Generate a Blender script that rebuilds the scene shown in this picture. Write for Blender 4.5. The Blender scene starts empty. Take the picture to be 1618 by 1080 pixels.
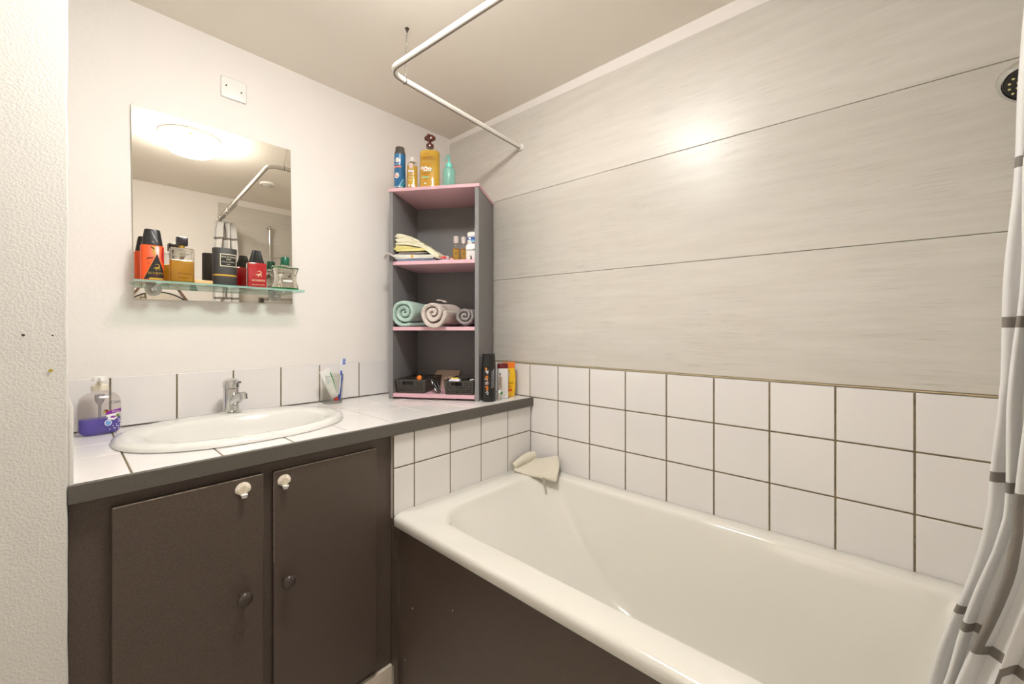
import bpy, bmesh, math, random
from mathutils import Vector, Matrix, Euler, noise
C = bpy.context.scene
COL = C.collection
PI = math.pi
random.seed(7)

# ------------------------------------------------------------------ camera, world, exposure
cam_d = bpy.data.cameras.new('camera'); cam = bpy.data.objects.new('camera', cam_d); COL.objects.link(cam)
cam.location = (-1.4052, -1.7282, 1.18)
cam.rotation_euler = (PI/2, 0, -0.8314)
cam_d.sensor_width = 36; cam_d.lens = 649.19/1618*36
cam_d.shift_x = 0.0004; cam_d.shift_y = -0.0122
cam_d.clip_start = 0.02
C.camera = cam
w = bpy.data.worlds.new('world'); C.world = w; w.use_nodes = True
w.node_tree.nodes['Background'].inputs[0].default_value = (0.9, 0.93, 1, 1)
w.node_tree.nodes['Background'].inputs[1].default_value = 0.3
C.view_settings.view_transform = 'Standard'; C.view_settings.look = 'None'
C.view_settings.gamma = 1; C.view_settings.use_curve_mapping = False
C.view_settings.exposure = 2.12
LAMP_POWER = 26.0
HALL_FILL_POWER = 20.0

# ------------------------------------------------------------------ materials
def lin(c):
    if isinstance(c, str): c = tuple(int(c[i:i+2], 16)/255 for i in (0, 2, 4))
    return tuple((x/12.92 if x <= .04045 else ((x+.055)/1.055)**2.4) for x in c[:3]) + (1,)
_m = {}
def mat(name, col, rough=.5, metal=0, bump=0, bscale=200, speck=0, sscale=600, spec=.5, coat=0, stretch=None, detail=3):
    if name in _m: return _m[name]
    m = bpy.data.materials.new(name); m.use_nodes = True; nt = m.node_tree; N = nt.nodes; L = nt.links
    p = N['Principled BSDF']
    p.inputs['Base Color'].default_value = lin(col); p.inputs['Roughness'].default_value = rough
    p.inputs['Metallic'].default_value = metal; p.inputs['Specular IOR Level'].default_value = spec
    p.inputs['Coat Weight'].default_value = coat; p.inputs['Coat Roughness'].default_value = .08
    tc = N.new('ShaderNodeTexCoord'); src = tc.outputs['Object']
    if stretch:
        mp = N.new('ShaderNodeMapping'); mp.inputs['Scale'].default_value = stretch; L.new(src, mp.inputs[0]); src = mp.outputs[0]
    nz = N.new('ShaderNodeTexNoise'); nz.inputs['Scale'].default_value = sscale; nz.inputs['Detail'].default_value = detail; L.new(src, nz.inputs['Vector'])
    mx = N.new('ShaderNodeMix'); mx.data_type = 'RGBA'
    c = lin(col); k = max(speck, .015)
    mx.inputs['A'].default_value = tuple(x*(1-k) for x in c[:3])+(1,); mx.inputs['B'].default_value = tuple(min(1, x*(1+k)) for x in c[:3])+(1,)
    cr = N.new('ShaderNodeMapRange'); cr.inputs['From Min'].default_value = .3; cr.inputs['From Max'].default_value = .7
    L.new(nz.outputs['Fac'], cr.inputs['Value']); L.new(cr.outputs[0], mx.inputs['Factor']); L.new(mx.outputs['Result'], p.inputs['Base Color'])
    if bump:
        nb = N.new('ShaderNodeTexNoise'); nb.inputs['Scale'].default_value = bscale; nb.inputs['Detail'].default_value = 4; L.new(src, nb.inputs['Vector'])
        b = N.new('ShaderNodeBump'); b.inputs['Strength'].default_value = bump; b.inputs['Distance'].default_value = .004
        L.new(nb.outputs['Fac'], b.inputs['Height']); L.new(b.outputs[0], p.inputs['Normal'])
    _m[name] = m; return m
def clear(name, tint, body=None, bodyfac=0, rough=.03, gloss=1.0):
    """thin clear plastic or glass: tinted transparency, Fresnel gloss, optional cloudy body"""
    if name in _m: return _m[name]
    m = bpy.data.materials.new(name); m.use_nodes = True; nt = m.node_tree; N = nt.nodes; L = nt.links
    N.remove(N['Principled BSDF']); out = N['Material Output']
    t = N.new('ShaderNodeBsdfTransparent'); t.inputs[0].default_value = lin(tint)
    g = N.new('ShaderNodeBsdfGlossy'); g.inputs['Roughness'].default_value = rough
    f = N.new('ShaderNodeFresnel'); f.inputs[0].default_value = 1.45
    a = N.new('ShaderNodeMath'); a.operation = 'MULTIPLY'; a.inputs[1].default_value = gloss; L.new(f.outputs[0], a.inputs[0])
    geo = N.new('ShaderNodeNewGeometry'); inv_ = N.new('ShaderNodeMath'); inv_.operation = 'SUBTRACT'; inv_.inputs[0].default_value = 1; L.new(geo.outputs['Backfacing'], inv_.inputs[1])
    a2 = N.new('ShaderNodeMath'); a2.operation = 'MULTIPLY'; L.new(a.outputs[0], a2.inputs[0]); L.new(inv_.outputs[0], a2.inputs[1]); a = a2
    src = t.outputs[0]
    if bodyfac:
        d = N.new('ShaderNodeBsdfDiffuse'); d.inputs[0].default_value = lin(body)
        tl = N.new('ShaderNodeBsdfTranslucent'); tl.inputs[0].default_value = lin(body)
        m1 = N.new('ShaderNodeMixShader'); m1.inputs[0].default_value = .25; L.new(d.outputs[0], m1.inputs[1]); L.new(tl.outputs[0], m1.inputs[2])
        m2 = N.new('ShaderNodeMixShader'); m2.inputs[0].default_value = bodyfac; L.new(src, m2.inputs[1]); L.new(m1.outputs[0], m2.inputs[2]); src = m2.outputs[0]
    ms = N.new('ShaderNodeMixShader'); L.new(a.outputs[0], ms.inputs[0]); L.new(src, ms.inputs[1]); L.new(g.outputs[0], ms.inputs[2])
    L.new(ms.outputs[0], out.inputs[0]); _m[name] = m; return m

WALL = mat('cream_wall_paint', 'ece6e0', .55, bump=.12, bscale=90)
ROUGHWALL = mat('textured_wall_paint', 'dedbd4', .6, bump=.38, bscale=230)
CEIL = mat('ceiling_paint', 'f3ebdf', .6, bump=.05, bscale=60)
TILE = mat('white_glazed_tile', 'e9e5e2', .12, spec=.5)
GROUT = mat('brown_grout', '77694f', .9, speck=.3, sscale=60)
BROWN = mat('dark_brown_paint', '564940', .36, bump=.25, bscale=900, speck=.45, sscale=900)
EDGE = mat('grey_brown_edge', '5e5850', .45, bump=.3, bscale=900, speck=.4, sscale=900)
ENAMEL = mat('white_enamel', 'e6e3d9', .1, coat=.4)
CERAMIC = mat('white_ceramic', 'e4e2dc', .1, coat=.4)
CHROME = mat('chrome', 'd4d4d2', .12, 1)
DCHROME = mat('dark_metal', '6a655e', .3, 1)
GREY = mat('grey_shelf_paint', '868484', .55, bump=.15, bscale=500, speck=.12, sscale=500)
PINK = mat('pink_shelf_paint', 'e2b4be', .45, speck=.04)
WHITEP = mat('white_plastic', 'eeebe4', .35)
BLACKP = mat('black_plastic', '1f1d1c', .35)
BASKETP = mat('black_basket_plastic', '48443e', .5)
CREAMP = mat('cream_plastic', 'e9dfcb', .4)
FLOOR = mat('floor_vinyl', 'c8c1b6', .4, speck=.2, sscale=20)
SEAL = mat('tan_sealant', 'b9a986', .6)
GOLD = mat('gold_print', 'd8b24a', .3, .6)

# ------------------------------------------------------------------ mesh helpers
def new_obj(name, bm, mats, parent=None, smooth=None, loc=None, rot=None):
    me = bpy.data.meshes.new(name); bmesh.ops.recalc_face_normals(bm, faces=bm.faces) if smooth != 'keep' else None
    bm.to_mesh(me); bm.free()
    for m in (mats if isinstance(mats, (list, tuple)) else [mats]): me.materials.append(m)
    o = bpy.data.objects.new(name, me); COL.objects.link(o)
    if smooth and smooth != 'keep':
        for p in me.polygons: p.use_smooth = True
        me.set_sharp_from_angle(angle=math.radians(smooth))
    if parent: o.parent = parent
    if loc: o.location = loc
    if rot: o.rotation_euler = rot
    return o
def tag(o, label, cat, group=None, kind=None):
    if label: o['label'] = label
    if cat: o['category'] = cat
    if group: o['group'] = group
    if kind: o['kind'] = kind
    return o
def thing(name, label, cat, loc=(0, 0, 0), rz=0, group=None):
    o = bpy.data.objects.new(name, None); COL.objects.link(o); o.empty_display_size = .02
    o.location = loc; o.rotation_euler = (0, 0, rz); return tag(o, label, cat, group)
def B(): return bmesh.new()
def box(bm, x0, x1, y0, y1, z0, z1, bev=0, seg=2, mi=0):
    v = [bm.verts.new(p) for p in ((x0,y0,z0),(x1,y0,z0),(x1,y1,z0),(x0,y1,z0),(x0,y0,z1),(x1,y0,z1),(x1,y1,z1),(x0,y1,z1))]
    fs = [bm.faces.new([v[i] for i in q]) for q in ((0,3,2,1),(4,5,6,7),(0,1,5,4),(1,2,6,5),(2,3,7,6),(3,0,4,7))]
    for f in fs: f.material_index = mi
    if bev:
        es = list({e for f in fs for e in f.edges})
        r = bmesh.ops.bevel(bm, geom=es, offset=bev, segments=seg, affect='EDGES', profile=.5)
        for f in r['faces']: f.material_index = mi
    return v
def loft(bm, rings, cap0=True, cap1=True, mi=0, closed=True):
    R = [[bm.verts.new(p) for p in r] for r in rings]; n = len(R[0])
    for a, b in zip(R, R[1:]):
        for i in range(n if closed else n-1):
            j = (i+1) % n
            try: bm.faces.new((a[i], a[j], b[j], b[i])).material_index = mi
            except ValueError: pass
    if cap0: bm.faces.new(R[0][::-1]).material_index = mi
    if cap1: bm.faces.new(R[-1]).material_index = mi
    return R
def rr(cx, cy, hx, hy, r, z, n=6):
    out = []
    for k, (sx, sy) in enumerate(((1,1),(-1,1),(-1,-1),(1,-1))):
        for i in range(n+1):
            a = PI/2*k + PI/2*i/n
            out.append((cx+sx*(hx-r)+r*math.cos(a), cy+sy*(hy-r)+r*math.sin(a), z))
    return out
def se(hx, hy, p, z, n=36, cx=0, cy=0):
    out = []
    for i in range(n):
        a = 2*PI*i/n; c, s = math.cos(a), math.sin(a)
        out.append((cx+hx*math.copysign(abs(c)**(2/p), c), cy+hy*math.copysign(abs(s)**(2/p), s), z))
    return out
def stack(bm, secs, n=36, cx=0, cy=0, mi=0, cap0=True, cap1=True):
    """secs: (z, hx, hy, exponent)"""
    loft(bm, [se(s[1], s[2], s[3] if len(s) > 3 else 2, s[0], n, cx, cy) for s in secs], mi=mi, cap0=cap0, cap1=cap1)
def lathe(bm, prof, n=28, cx=0, cy=0, mi=0):
    stack(bm, [(z, max(r, 1e-4), max(r, 1e-4), 2) for r, z in prof], n, cx, cy, mi)
def tube(bm, pts, r, n=10, cap=True, mi=0):
    pts = [Vector(p) for p in pts]; rings = []; prev = None
    for i, p in enumerate(pts):
        d = (pts[min(i+1, len(pts)-1)] - pts[max(i-1, 0)]).normalized()
        if prev is None:
            u = d.orthogonal().normalized()
        else:
            u = (prev - d*prev.dot(d)).normalized()
        prev = u; v = d.cross(u); rad = r[i] if isinstance(r, (list, tuple)) else r
        rings.append([p + (u*math.cos(2*PI*k/n) + v*math.sin(2*PI*k/n))*rad for k in range(n)])
    loft(bm, rings, cap, cap, mi)
def torus(bm, c, R, r, axis='z', N=20, n=6, rot=None):
    M = {'z': Matrix(), 'x': Matrix.Rotation(PI/2, 4, 'Y'), 'y': Matrix.Rotation(PI/2, 4, 'X')}[axis]
    if rot: M = rot @ M
    R_ = []
    for i in range(N):
        a = 2*PI*i/N
        R_.append([bm.verts.new(Vector(c) + (M @ Vector(((R+r*math.cos(2*PI*k/n))*math.cos(a), (R+r*math.cos(2*PI*k/n))*math.sin(a), r*math.sin(2*PI*k/n))))) for k in range(n)])
    for i in range(N):
        for k in range(n):
            bm.faces.new((R_[i][k], R_[(i+1)%N][k], R_[(i+1)%N][(k+1)%n], R_[i][(k+1)%n]))
def xform(bm, M): bmesh.ops.transform(bm, matrix=M, verts=bm.verts)
def resample(pts, step):
    out = [Vector(pts[0])]
    for a, b in zip(pts, pts[1:]):
        a, b = Vector(a), Vector(b); k = max(1, int((b-a).length/step))
        out += [a.lerp(b, i/k) for i in range(1, k+1)]
    return out

# prints on packaging: flat shapes and letters wrapped on the surface of their bottle
def text_polys(s, h, bold=False):
    cu = bpy.data.curves.new('lettering', 'FONT'); cu.body = s; cu.size = h*1.38; cu.align_x = 'CENTER'; cu.resolution_u = 2
    if bold: cu.offset = h*.03
    o = bpy.data.objects.new('lettering', cu); COL.objects.link(o)
    dg = bpy.context.evaluated_depsgraph_get(); me = bpy.data.meshes.new_from_object(o.evaluated_get(dg))
    vs = [(v.co.x, v.co.y) for v in me.vertices]; fs = [list(p.vertices) for p in me.polygons]
    bpy.data.objects.remove(o); bpy.data.curves.remove(cu); bpy.data.meshes.remove(me)
    return vs, fs
def prints(parent, items, mats, wrap, name='printed_label', label=None):
    """flat shapes drawn in the (x, z) plane, cut into narrow strips and laid on the surface; wrap(x, z, lift) -> 3D point"""
    out = B()
    for k, it in enumerate(items):
        lift = .0003 + .00005*k; t = it[0]; mi = it[-1]; bm = B(); nv = lambda x, z: bm.verts.new((x, 0, z))
        if t == 'rect': bm.faces.new([nv(it[1], it[3]), nv(it[2], it[3]), nv(it[2], it[4]), nv(it[1], it[4])])
        elif t == 'disc': bm.faces.new([nv(it[1]+it[3]*math.cos(2*PI*i/20), it[2]+it[4]*math.sin(2*PI*i/20)) for i in range(20)])
        elif t == 'poly':
            f = bm.faces.new([nv(x, z) for x, z in it[1]]); bmesh.ops.triangulate(bm, faces=[f])
        elif t == 'line':
            pts, wd = it[1], it[2]; pr = None
            for i in range(len(pts)):
                a = pts[max(i-1, 0)]; b = pts[min(i+1, len(pts)-1)]
                dx, dz = b[0]-a[0], b[1]-a[1]; l = math.hypot(dx, dz) or 1
                ww = (wd[i] if isinstance(wd, (list, tuple)) else wd)/2
                p = [nv(pts[i][0]-dz/l*ww*q, pts[i][1]+dx/l*ww*q) for q in (1, -1)]
                if pr: bm.faces.new((pr[0], pr[1], p[1], p[0]))
                pr = p
        elif t == 'text':
            sx = it[5] if len(it) > 6 else 1; vs, fs = text_polys(it[1], it[4]); V = [nv(it[2]+x*sx, it[3]+z) for x, z in vs]
            for f in fs:
                try: bm.faces.new([V[i] for i in f])
                except ValueError: pass
        xs = [v.co.x for v in bm.verts]
        for q in range(int(math.floor(min(xs)/.003)), int(math.ceil(max(xs)/.003))+1):
            bmesh.ops.bisect_plane(bm, geom=bm.verts[:]+bm.edges[:]+bm.faces[:], plane_co=(q*.003, 0, 0), plane_no=(1, 0, 0), dist=1e-7)
        mp = {v: out.verts.new(wrap(v.co.x, v.co.z, lift)) for v in bm.verts}
        for f in bm.faces:
            try: out.faces.new([mp[v] for v in f.verts]).material_index = mi
            except ValueError: pass
        bm.free()
    o = new_obj(name, out, mats, parent, 'keep')
    if label: o['label'] = label
    return o
def cyl(R, phi=0): return lambda x, z, l: ((R+l)*math.sin(x/R+phi), -(R+l)*math.cos(x/R+phi), z)
def flat(d): return lambda x, z, l: (x, -(d+l), z)
def on_se(hx, hy, p, phi=0):
    def f(x, z, l):
        xx = max(-hx*.985, min(hx*.985, x)); y = hy*(1-abs(xx/hx)**p)**(1/p); return (xx, -(y+l), z)
    return f
def scorpion(cx, cz, s, mi):
    pt = lambda L: [(cx+x*s, cz+z*s) for x, z in L]
    it = [('disc', cx, cz-.12*s, .28*s, .2*s, mi),
          ('line', pt([(.15,-.05),(.42,.1),(.5,.4),(.35,.72),(.05,.85),(-.25,.72),(-.32,.5)]), [.22*s,.2*s,.17*s,.15*s,.12*s,.09*s,.02*s], mi)]
    it += [('line', pt([(-.15,-.2),(-.5,-.05),(-.62,-.25),(-.4,-.42)]), [.12*s,.1*s,.1*s,.02*s], mi),
           ('line', pt([(-.05,-.3),(-.25,-.6),(-.02,-.75),(.05,-.55)]), [.12*s,.1*s,.1*s,.02*s], mi)]
    for a in (-.1, -.35, -.6): it.append(('line', pt([(.15,-.15),(.45,a+.1),(.62,a-.1)]), .06*s, mi))
    return it

# ------------------------------------------------------------------ room shell
H = 2.197; CT = .8825; YC = -.5725; P = .152; YF = -2.05; XL = -2.3
def struct(name, bm, m, parent=None, smooth=None):
    o = new_obj(name, bm, m, parent, smooth)
    if not parent: o['kind'] = 'structure'
    return o
bm = B(); box(bm, -3.7, .1, YF-.6, .1, -.1, 0); struct('floor', bm, FLOOR)
bm = B(); box(bm, -3.7, .1, YF-.6, .1, H, H+.1); struct('ceiling', bm, CEIL)
bm = B(); box(bm, -1.397, .1, 0, .1, 0, H); wall_back = struct('wall_back', bm, WALL)
bm = B(); box(bm, 0, .1, YF-.1, 0, 0, H); wall_right = struct('wall_right', bm, WALL)
bm = B(); box(bm, XL-.1, 0, YF-.1, YF, 0, H); wall_front = struct('wall_front', bm, WALL)
bm = B(); box(bm, XL-.1, XL, YF-.5, -1.75, 0, H); box(bm, XL-.1, XL, -.95, -.582, 0, H); box(bm, XL-.1, XL, -1.75, -.95, 2.0, H); wall_left = struct('wall_left', bm, WALL)
bm = B(); box(bm, -3.7, -3.6, YF-.6, .1, 0, H); struct('wall_added_hall', bm, WALL)  # unseen hallway, added to feed soft light through the doorway
bm = B(); box(bm, -3.6, XL-.1, 0, .1, 0, H); struct('wall_added_hall_end', bm, WALL)
bm = B(); box(bm, -3.6, XL-.1, YF-.6, YF-.5, 0, H); struct('wall_added_hall_far', bm, WALL)
# wall nib beside the vanity, with a lightly wavy corner
bm = B(); zs = [i*H/60 for i in range(61)]
ring = lambda z: [(XL-.1, .1, z), (XL-.1, -.582, z), (-1.3985+.0020*noise.noise(Vector((0, 0, z*9)))+(.0015*noise.noise(Vector((3, 0, z*60)))), -.582, z), (-1.3965+.002*noise.noise(Vector((0, 0, z*9))), -.578, z), (-1.3965+.002*noise.noise(Vector((0, 0, z*9))), .1, z)]
loft(bm, [ring(z) for z in zs]); wall_nib = struct('wall_nib', bm, ROUGHWALL)
hole = mat('wall_plug_hole', '2a221c', .8); scuff = mat('yellow_scuff', 'b8a23c', .8)
for i, (x, z, r, m) in enumerate(((-1.451, 1.17, .0022, hole), (-1.416, 1.169, .0014, hole), (-1.418, 1.104, .0030, scuff))):
    bm = B(); bmesh.ops.create_circle(bm, cap_ends=True, segments=10, radius=r); xform(bm, Matrix.Translation((x, -.5845, z)) @ Matrix.Rotation(PI/2, 4, 'X'))
    new_obj('plug_hole' if m is hole else 'paint_scuff', bm, m, wall_nib, 'keep')
# plain door behind the viewer, standing open to admit the added hall light
bm = B(); box(bm, XL-.83, XL-.03-.002, -.948, -.918, .004, 1.995, .002); door_1 = struct('door_1', bm, mat('door_paint', 'e4ded2', .4))
bm = B(); 
for a in ((-1.81, -1.75, 0, 2.06), (-.95, -.89, 0, 2.06), (-1.75, -.95, 2.0, 2.06)): box(bm, XL, XL+.045, a[0], a[1], a[2], a[3], .003)
new_obj('door_frame', bm, WHITEP, door_1)
bm = B(); tube(bm, [(XL-.76, -.948, 1.0), (XL-.76, -.995, 1.0), (XL-.74, -1.0, 1.0), (XL-.65, -1.0, 1.0)], .009); new_obj('door_handle', bm, CHROME, door_1, 40)

# cladding boards on the right wall (wood-grain laminate, slightly off level)
def grain(name, axis):
    m = bpy.data.materials.new(name); m.use_nodes = True; nt = m.node_tree; N = nt.nodes; L = nt.links; p = N['Principled BSDF']
    tc = N.new('ShaderNodeTexCoord')
    def ns(sc, scale, det, rough=.6):
        mp = N.new('ShaderNodeMapping'); mp.inputs['Scale'].default_value = sc; L.new(tc.outputs['Object'], mp.inputs[0])
        n = N.new('ShaderNodeTexNoise'); n.inputs['Scale'].default_value = scale; n.inputs['Detail'].default_value = det; n.inputs['Roughness'].default_value = rough
        L.new(mp.outputs[0], n.inputs['Vector']); return n.outputs['Fac']
    s1 = (1, 2.2, 26) if axis == 'y' else (2.2, 1, 26)
    s2 = (1, 7, 260) if axis == 'y' else (7, 1, 260)
    a = ns(s1, 1.5, 6, .65); b = ns(s2, 1.3, 5, .7); c = ns((3, 3, 3), 1, 2)
    r1 = N.new('ShaderNodeValToRGB'); L.new(a, r1.inputs[0])
    r1.color_ramp.elements[0].position = .3; r1.color_ramp.elements[0].color = lin('cbc5bb'); r1.color_ramp.elements[1].position = .72; r1.color_ramp.elements[1].color = lin('d6d1c8')
    r2 = N.new('ShaderNodeValToRGB'); L.new(b, r2.inputs[0])
    r2.color_ramp.elements[0].position = .33; r2.color_ramp.elements[0].color = (.76, .75, .73, 1); r2.color_ramp.elements[1].position = .47; r2.color_ramp.elements[1].color = (1, 1, 1, 1)
    r3 = N.new('ShaderNodeMapRange'); r3.inputs['From Min'].default_value = .4; r3.inputs['From Max'].default_value = .62; L.new(c, r3.inputs[0])
    mx = N.new('ShaderNodeMix'); mx.data_type = 'RGBA'; mx.blend_type = 'MULTIPLY'; L.new(r3.outputs[0], mx.inputs['Factor']); L.new(r1.outputs[0], mx.inputs['A']); L.new(r2.outputs[0], mx.inputs['B'])
    L.new(mx.outputs['Result'], p.inputs['Base Color']); p.inputs['Roughness'].default_value = .33; p.inputs['Specular IOR Level'].default_value = .45
    bp = N.new('ShaderNodeBump'); bp.inputs['Strength'].default_value = .05; bp.inputs['Distance'].default_value = .002; L.new(b, bp.inputs['Height']); L.new(bp.outputs[0], p.inputs['Normal'])
    return m
GR_Y = grain('laminate_grain', 'y'); GR_X = grain('laminate_grain_end_wall', 'x')
def seam(z0, y): return z0 + .0125*(y+.334)
def board(bm, y0, y1, zb0, zb1, zt0, zt1, x=-.006):
    v = [bm.verts.new(p) for p in ((x,y0,zb0),(x,y1,zb1),(x,y1,zt1),(x,y0,zt0),(0,y0,zb0),(0,y1,zb1),(0,y1,zt1),(0,y0,zt0))]
    for q in ((0,1,2,3),(4,7,6,5),(0,4,5,1),(1,5,6,2),(2,6,7,3),(3,7,4,0)): bm.faces.new([v[i] for i in q])
    bmesh.ops.bevel(bm, geom=[e for e in bm.edges if abs(e.verts[0].co.x-x) < 1e-6 and abs(e.verts[1].co.x-x) < 1e-6], offset=.0012, segments=1, affect='EDGES')
g = .0007
for zb, zt in ((None, 1.415), (1.415, 1.790), (1.790, None)):
    bm = B()
    b0, b1 = (1.0335, 1.0335) if zb is None else (seam(zb, 0)+g, seam(zb, YF)+g)
    t0, t1 = (2.170, 2.135) if zt is None else (seam(zt, 0)-g, seam(zt, YF)-g)
    board(bm, -.001, YF+.007, b0, b1, t0, t1); new_obj('cladding_board', bm, GR_Y, wall_right)
bm = B(); box(bm, -.0008, 0, YF, -.001, 1.03, 2.13); new_obj('board_seam', bm, mat('seam_grey', '6e665a', .8), wall_right)
# end wall boards
for zb, zt in ((.61, 1.02), (1.02, 1.40), (1.40, 1.775), (1.775, 2.15)):
    bm = B(); box(bm, -.60, -.007, YF, YF+.006, zb+g, zt-g, .0012, 1); new_obj('cladding_board', bm, GR_X, wall_front)
bm = B(); box(bm, -.0085, 0, YF, -.001, 1.0285, 1.0325, .001, 1)
struct('trim_1', bm, SEAL)

def tiles(name, parent, plane, us, vs, flip=1, gap=.0021, th=.006, origin=0, m=TILE, grout=True):
    """tiles with real rounded edges standing on a grout bed. plane 'x': face at x=origin facing -x, u=y, v=z; 'y': face at y=origin facing -y, u=x; 'z': face up, u=x, v=y"""
    bm = B()
    for u0, u1 in zip(us, us[1:]):
        for v0, v1 in zip(vs, vs[1:]):
            a, b, c, d = min(u0, u1)+gap, max(u0, u1)-gap, min(v0, v1)+gap, max(v0, v1)-gap
            if b-a < .004 or d-c < .004: continue
            j = random.uniform(-.0003, .0003)
            if plane == 'x': box(bm, origin+j, origin+th, a, b, c, d, .0016, 2)
            elif plane == 'y': box(bm, a, b, origin+j, origin+th, c, d, .0016, 2)
            else: box(bm, a, b, c, d, origin-th, origin+j, .0016, 2)
    o = new_obj(name, bm, m, parent)
    if grout:
        bm = B(); a, b, c, d = min(us)+.0005, max(us)-.0005, min(vs)+.0005, max(vs)-.004
        if plane == 'x': box(bm, origin+.0018, origin+th+.0005, a, b, c, d)
        elif plane == 'y': box(bm, a, b, origin+.0018, origin+th+.0005, c, d)
        else: box(bm, a, b, c, d, origin-th-.0005, origin-.0018)
        new_obj('grout_bed', bm, GROUT, parent)
    return o
zrow = [1.0285, CT, CT-P, CT-2*P+.015, .45]
ys = [-.001, -.11, -.26, -.411, -.5633] + [-.5633-P*i for i in range(1, 10)] + [YF+.008]
ys = [y for y in ys if y > YF+.02] + [YF+.008]
tiles('wall_tiling', wall_right, 'x', ys, zrow[:3] + [CT-2*P, .44], origin=-.008)
tiles('wall_tiling', wall_back, 'y', [-1.3965, -1.306, -1.149, -.991, -.835, -.689, -.518, -.365, -.21, -.012], [1.038, CT+.001], origin=-.008)
# box-out under the end of the worktop, tiled on its bath side
bm = B(); box(bm, -.690, -.001, YC+.0065, -.001, 0, .846); wall_boxing = struct('wall_boxing', bm, WALL)
tiles('wall_tiling', wall_boxing, 'y', [-.012, -.1594+.0, -.1594-P, -.1594-2*P, -.1594-3*P, -.6935], [.845, CT-P+.0065, CT-2*P+.0065, .44], origin=YC)
bm = B(); 
for i in range(26):
    x = -.69+.26*random.random()**1.6; r = random.uniform(.001, .003)
    bmesh.ops.create_icosphere(bm, subdivisions=1, radius=r, matrix=Matrix.Translation((x, YC+.001, .8445-r*.6)))
o = new_obj('sealant_crumbs', bm, mat('yellowed_foam', 'c9b074', .9), wall_boxing)
# white bead closing the end of the worktop against the nib
bm = B(); loft(bm, [se(.0045, .007, 2.5, z, 14, -1.3935, -.572) for z in (CT, 1.0, 1.03)] + [se(.001, .002, 2, 1.055, 14, -1.3965, -.575)])
struct('trim_2', bm, ROUGHWALL, smooth=50)
bm = B(); box(bm, -1.396, -.6935, YC+.0085, -.05, 0, .112, .002); struct('baseboard_back', bm, mat('dirty_white_tile', 'd9cdbb', .35, speck=.12, sscale=14))

# ------------------------------------------------------------------ worktop and vanity cabinet
top = thing('worktop', 'white tiled vanity worktop with dark brown front edge', 'worktop', (-.7, -.29, CT))
def L2(bm): xform(bm, Matrix.Translation((.7, .29, -CT)))
us = [-1.396, -1.306, -1.147, -.990, -.837, -.685, -.518, -.365, -.21, -.009]
SX, SY, SA, SB = -1.032, -.272, .288, .232
bm = B(); box(bm, -1.396, -.002, YC+.004, -.009, .848, CT-.0065); wb = new_obj('board', bm, EDGE, top)
bm = B(); box(bm, -1.3965, -.0015, YC-.011, YC+.003, .8465, CT-.0005, .001); L2(bm); new_obj('front_edge', bm, EDGE, top)
vs_ = [-.009, -.214, -.362, YC+.002]
tt = tiles('top_tiling', top, 'z', us, vs_, origin=CT, gap=.0016); gb = [c for c in COL.objects if c.name.startswith('grout_bed')][-1]; gb.parent = top

# cut the basin hole through tiles and board
bm = B(); stack(bm, [(.80, SA-.035, SB-.03, 2.2), (.95, SA-.035, SB-.03, 2.2)], 48); xform(bm, Matrix.Translation((SX, SY, 0)))
me = bpy.data.meshes.new('cutter'); bmesh.ops.recalc_face_normals(bm, faces=bm.faces); bm.to_mesh(me); bm.free(); cut = bpy.data.objects.new('cutter', me); COL.objects.link(cut)
for o in (tt, gb, wb):
    o.parent = None
    md = o.modifiers.new('b', 'BOOLEAN'); md.object = cut; md.operation = 'DIFFERENCE'; md.solver = 'EXACT'
    bpy.context.view_layer.update()
    dg = bpy.context.evaluated_depsgraph_get(); nm = bpy.data.meshes.new_from_object(o.evaluated_get(dg)); o.modifiers.clear(); o.data = nm
    nm.transform(Matrix.Translation((.7, .29, -CT))); o.parent = top
bpy.data.objects.remove(cut)

XR = -.694; YD = -.573
cab = thing('vanity_cabinet', 'dark brown painted vanity cabinet with two doors under the basin', 'cabinet', (-1.04, -.3, .113))
def Lc(bm): xform(bm, Matrix.Translation((1.04, .3, -.113)))
bm = B()
YB = YC+.0175
box(bm, -1.396, -1.325, YB, -.54, .113, .846, .001); box(bm, -.765, XR, YB, -.54, .113, .846, .001)
box(bm, -1.325, -.765, YB, -.54, .80, .846, .001); box(bm, -1.325, -.765, YB, -.54, .113, .155, .001); box(bm, -1.068, -1.032, YB, -.54, .155, .80)
box(bm, -1.396, -.765, YB-.004, YB, .826, .846, .001)
box(bm, -1.396, -1.38, -.54, -.02, .113, .846); box(bm, -.71, XR, -.54, -.02, .113, .846); box(bm, -1.38, -.71, -.54, -.02, .113, .128); box(bm, -1.38, -.71, -.03, -.02, .128, .846)
Lc(bm); new_obj('carcass', bm, BROWN, cab)
bm = B(); box(bm, -1.3365, -1.0625, YD-.001, YB-.0005, .135, .8185, .0022, 2); Lc(bm); d1 = new_obj('door', bm, BROWN, cab)
bm = B(); box(bm, -1.038, -.7495, YD+.004, YB-.0005, .135, .8145, .0022, 2); Lc(bm); d2 = new_obj('door', bm, BROWN, cab)
WORN = mat('worn_paint_edge', 'b0a596', .6, speck=.5, sscale=90)
for d, x0, x1, z, y in ((d1, -1.335, -1.064, .8186, YD-.001), (d2, -1.037, -.751, .8146, YD+.004)):
    bm = B(); box(bm, x0, x1, y+.0004, y+.0028, z-.0016, z+.0003); Lc(bm); o = new_obj('worn_edge', bm, WORN, d); o['label'] = 'paint worn pale along the top edge'
bm = B(); box(bm, -1.0385, -1.0378, YD+.0036, YD+.0046, .135+.45, .8145); Lc(bm); new_obj('worn_edge', bm, WORN, d2)
KN = mat('dark_knob', '453c36', .3, speck=.2, sscale=300)
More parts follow.
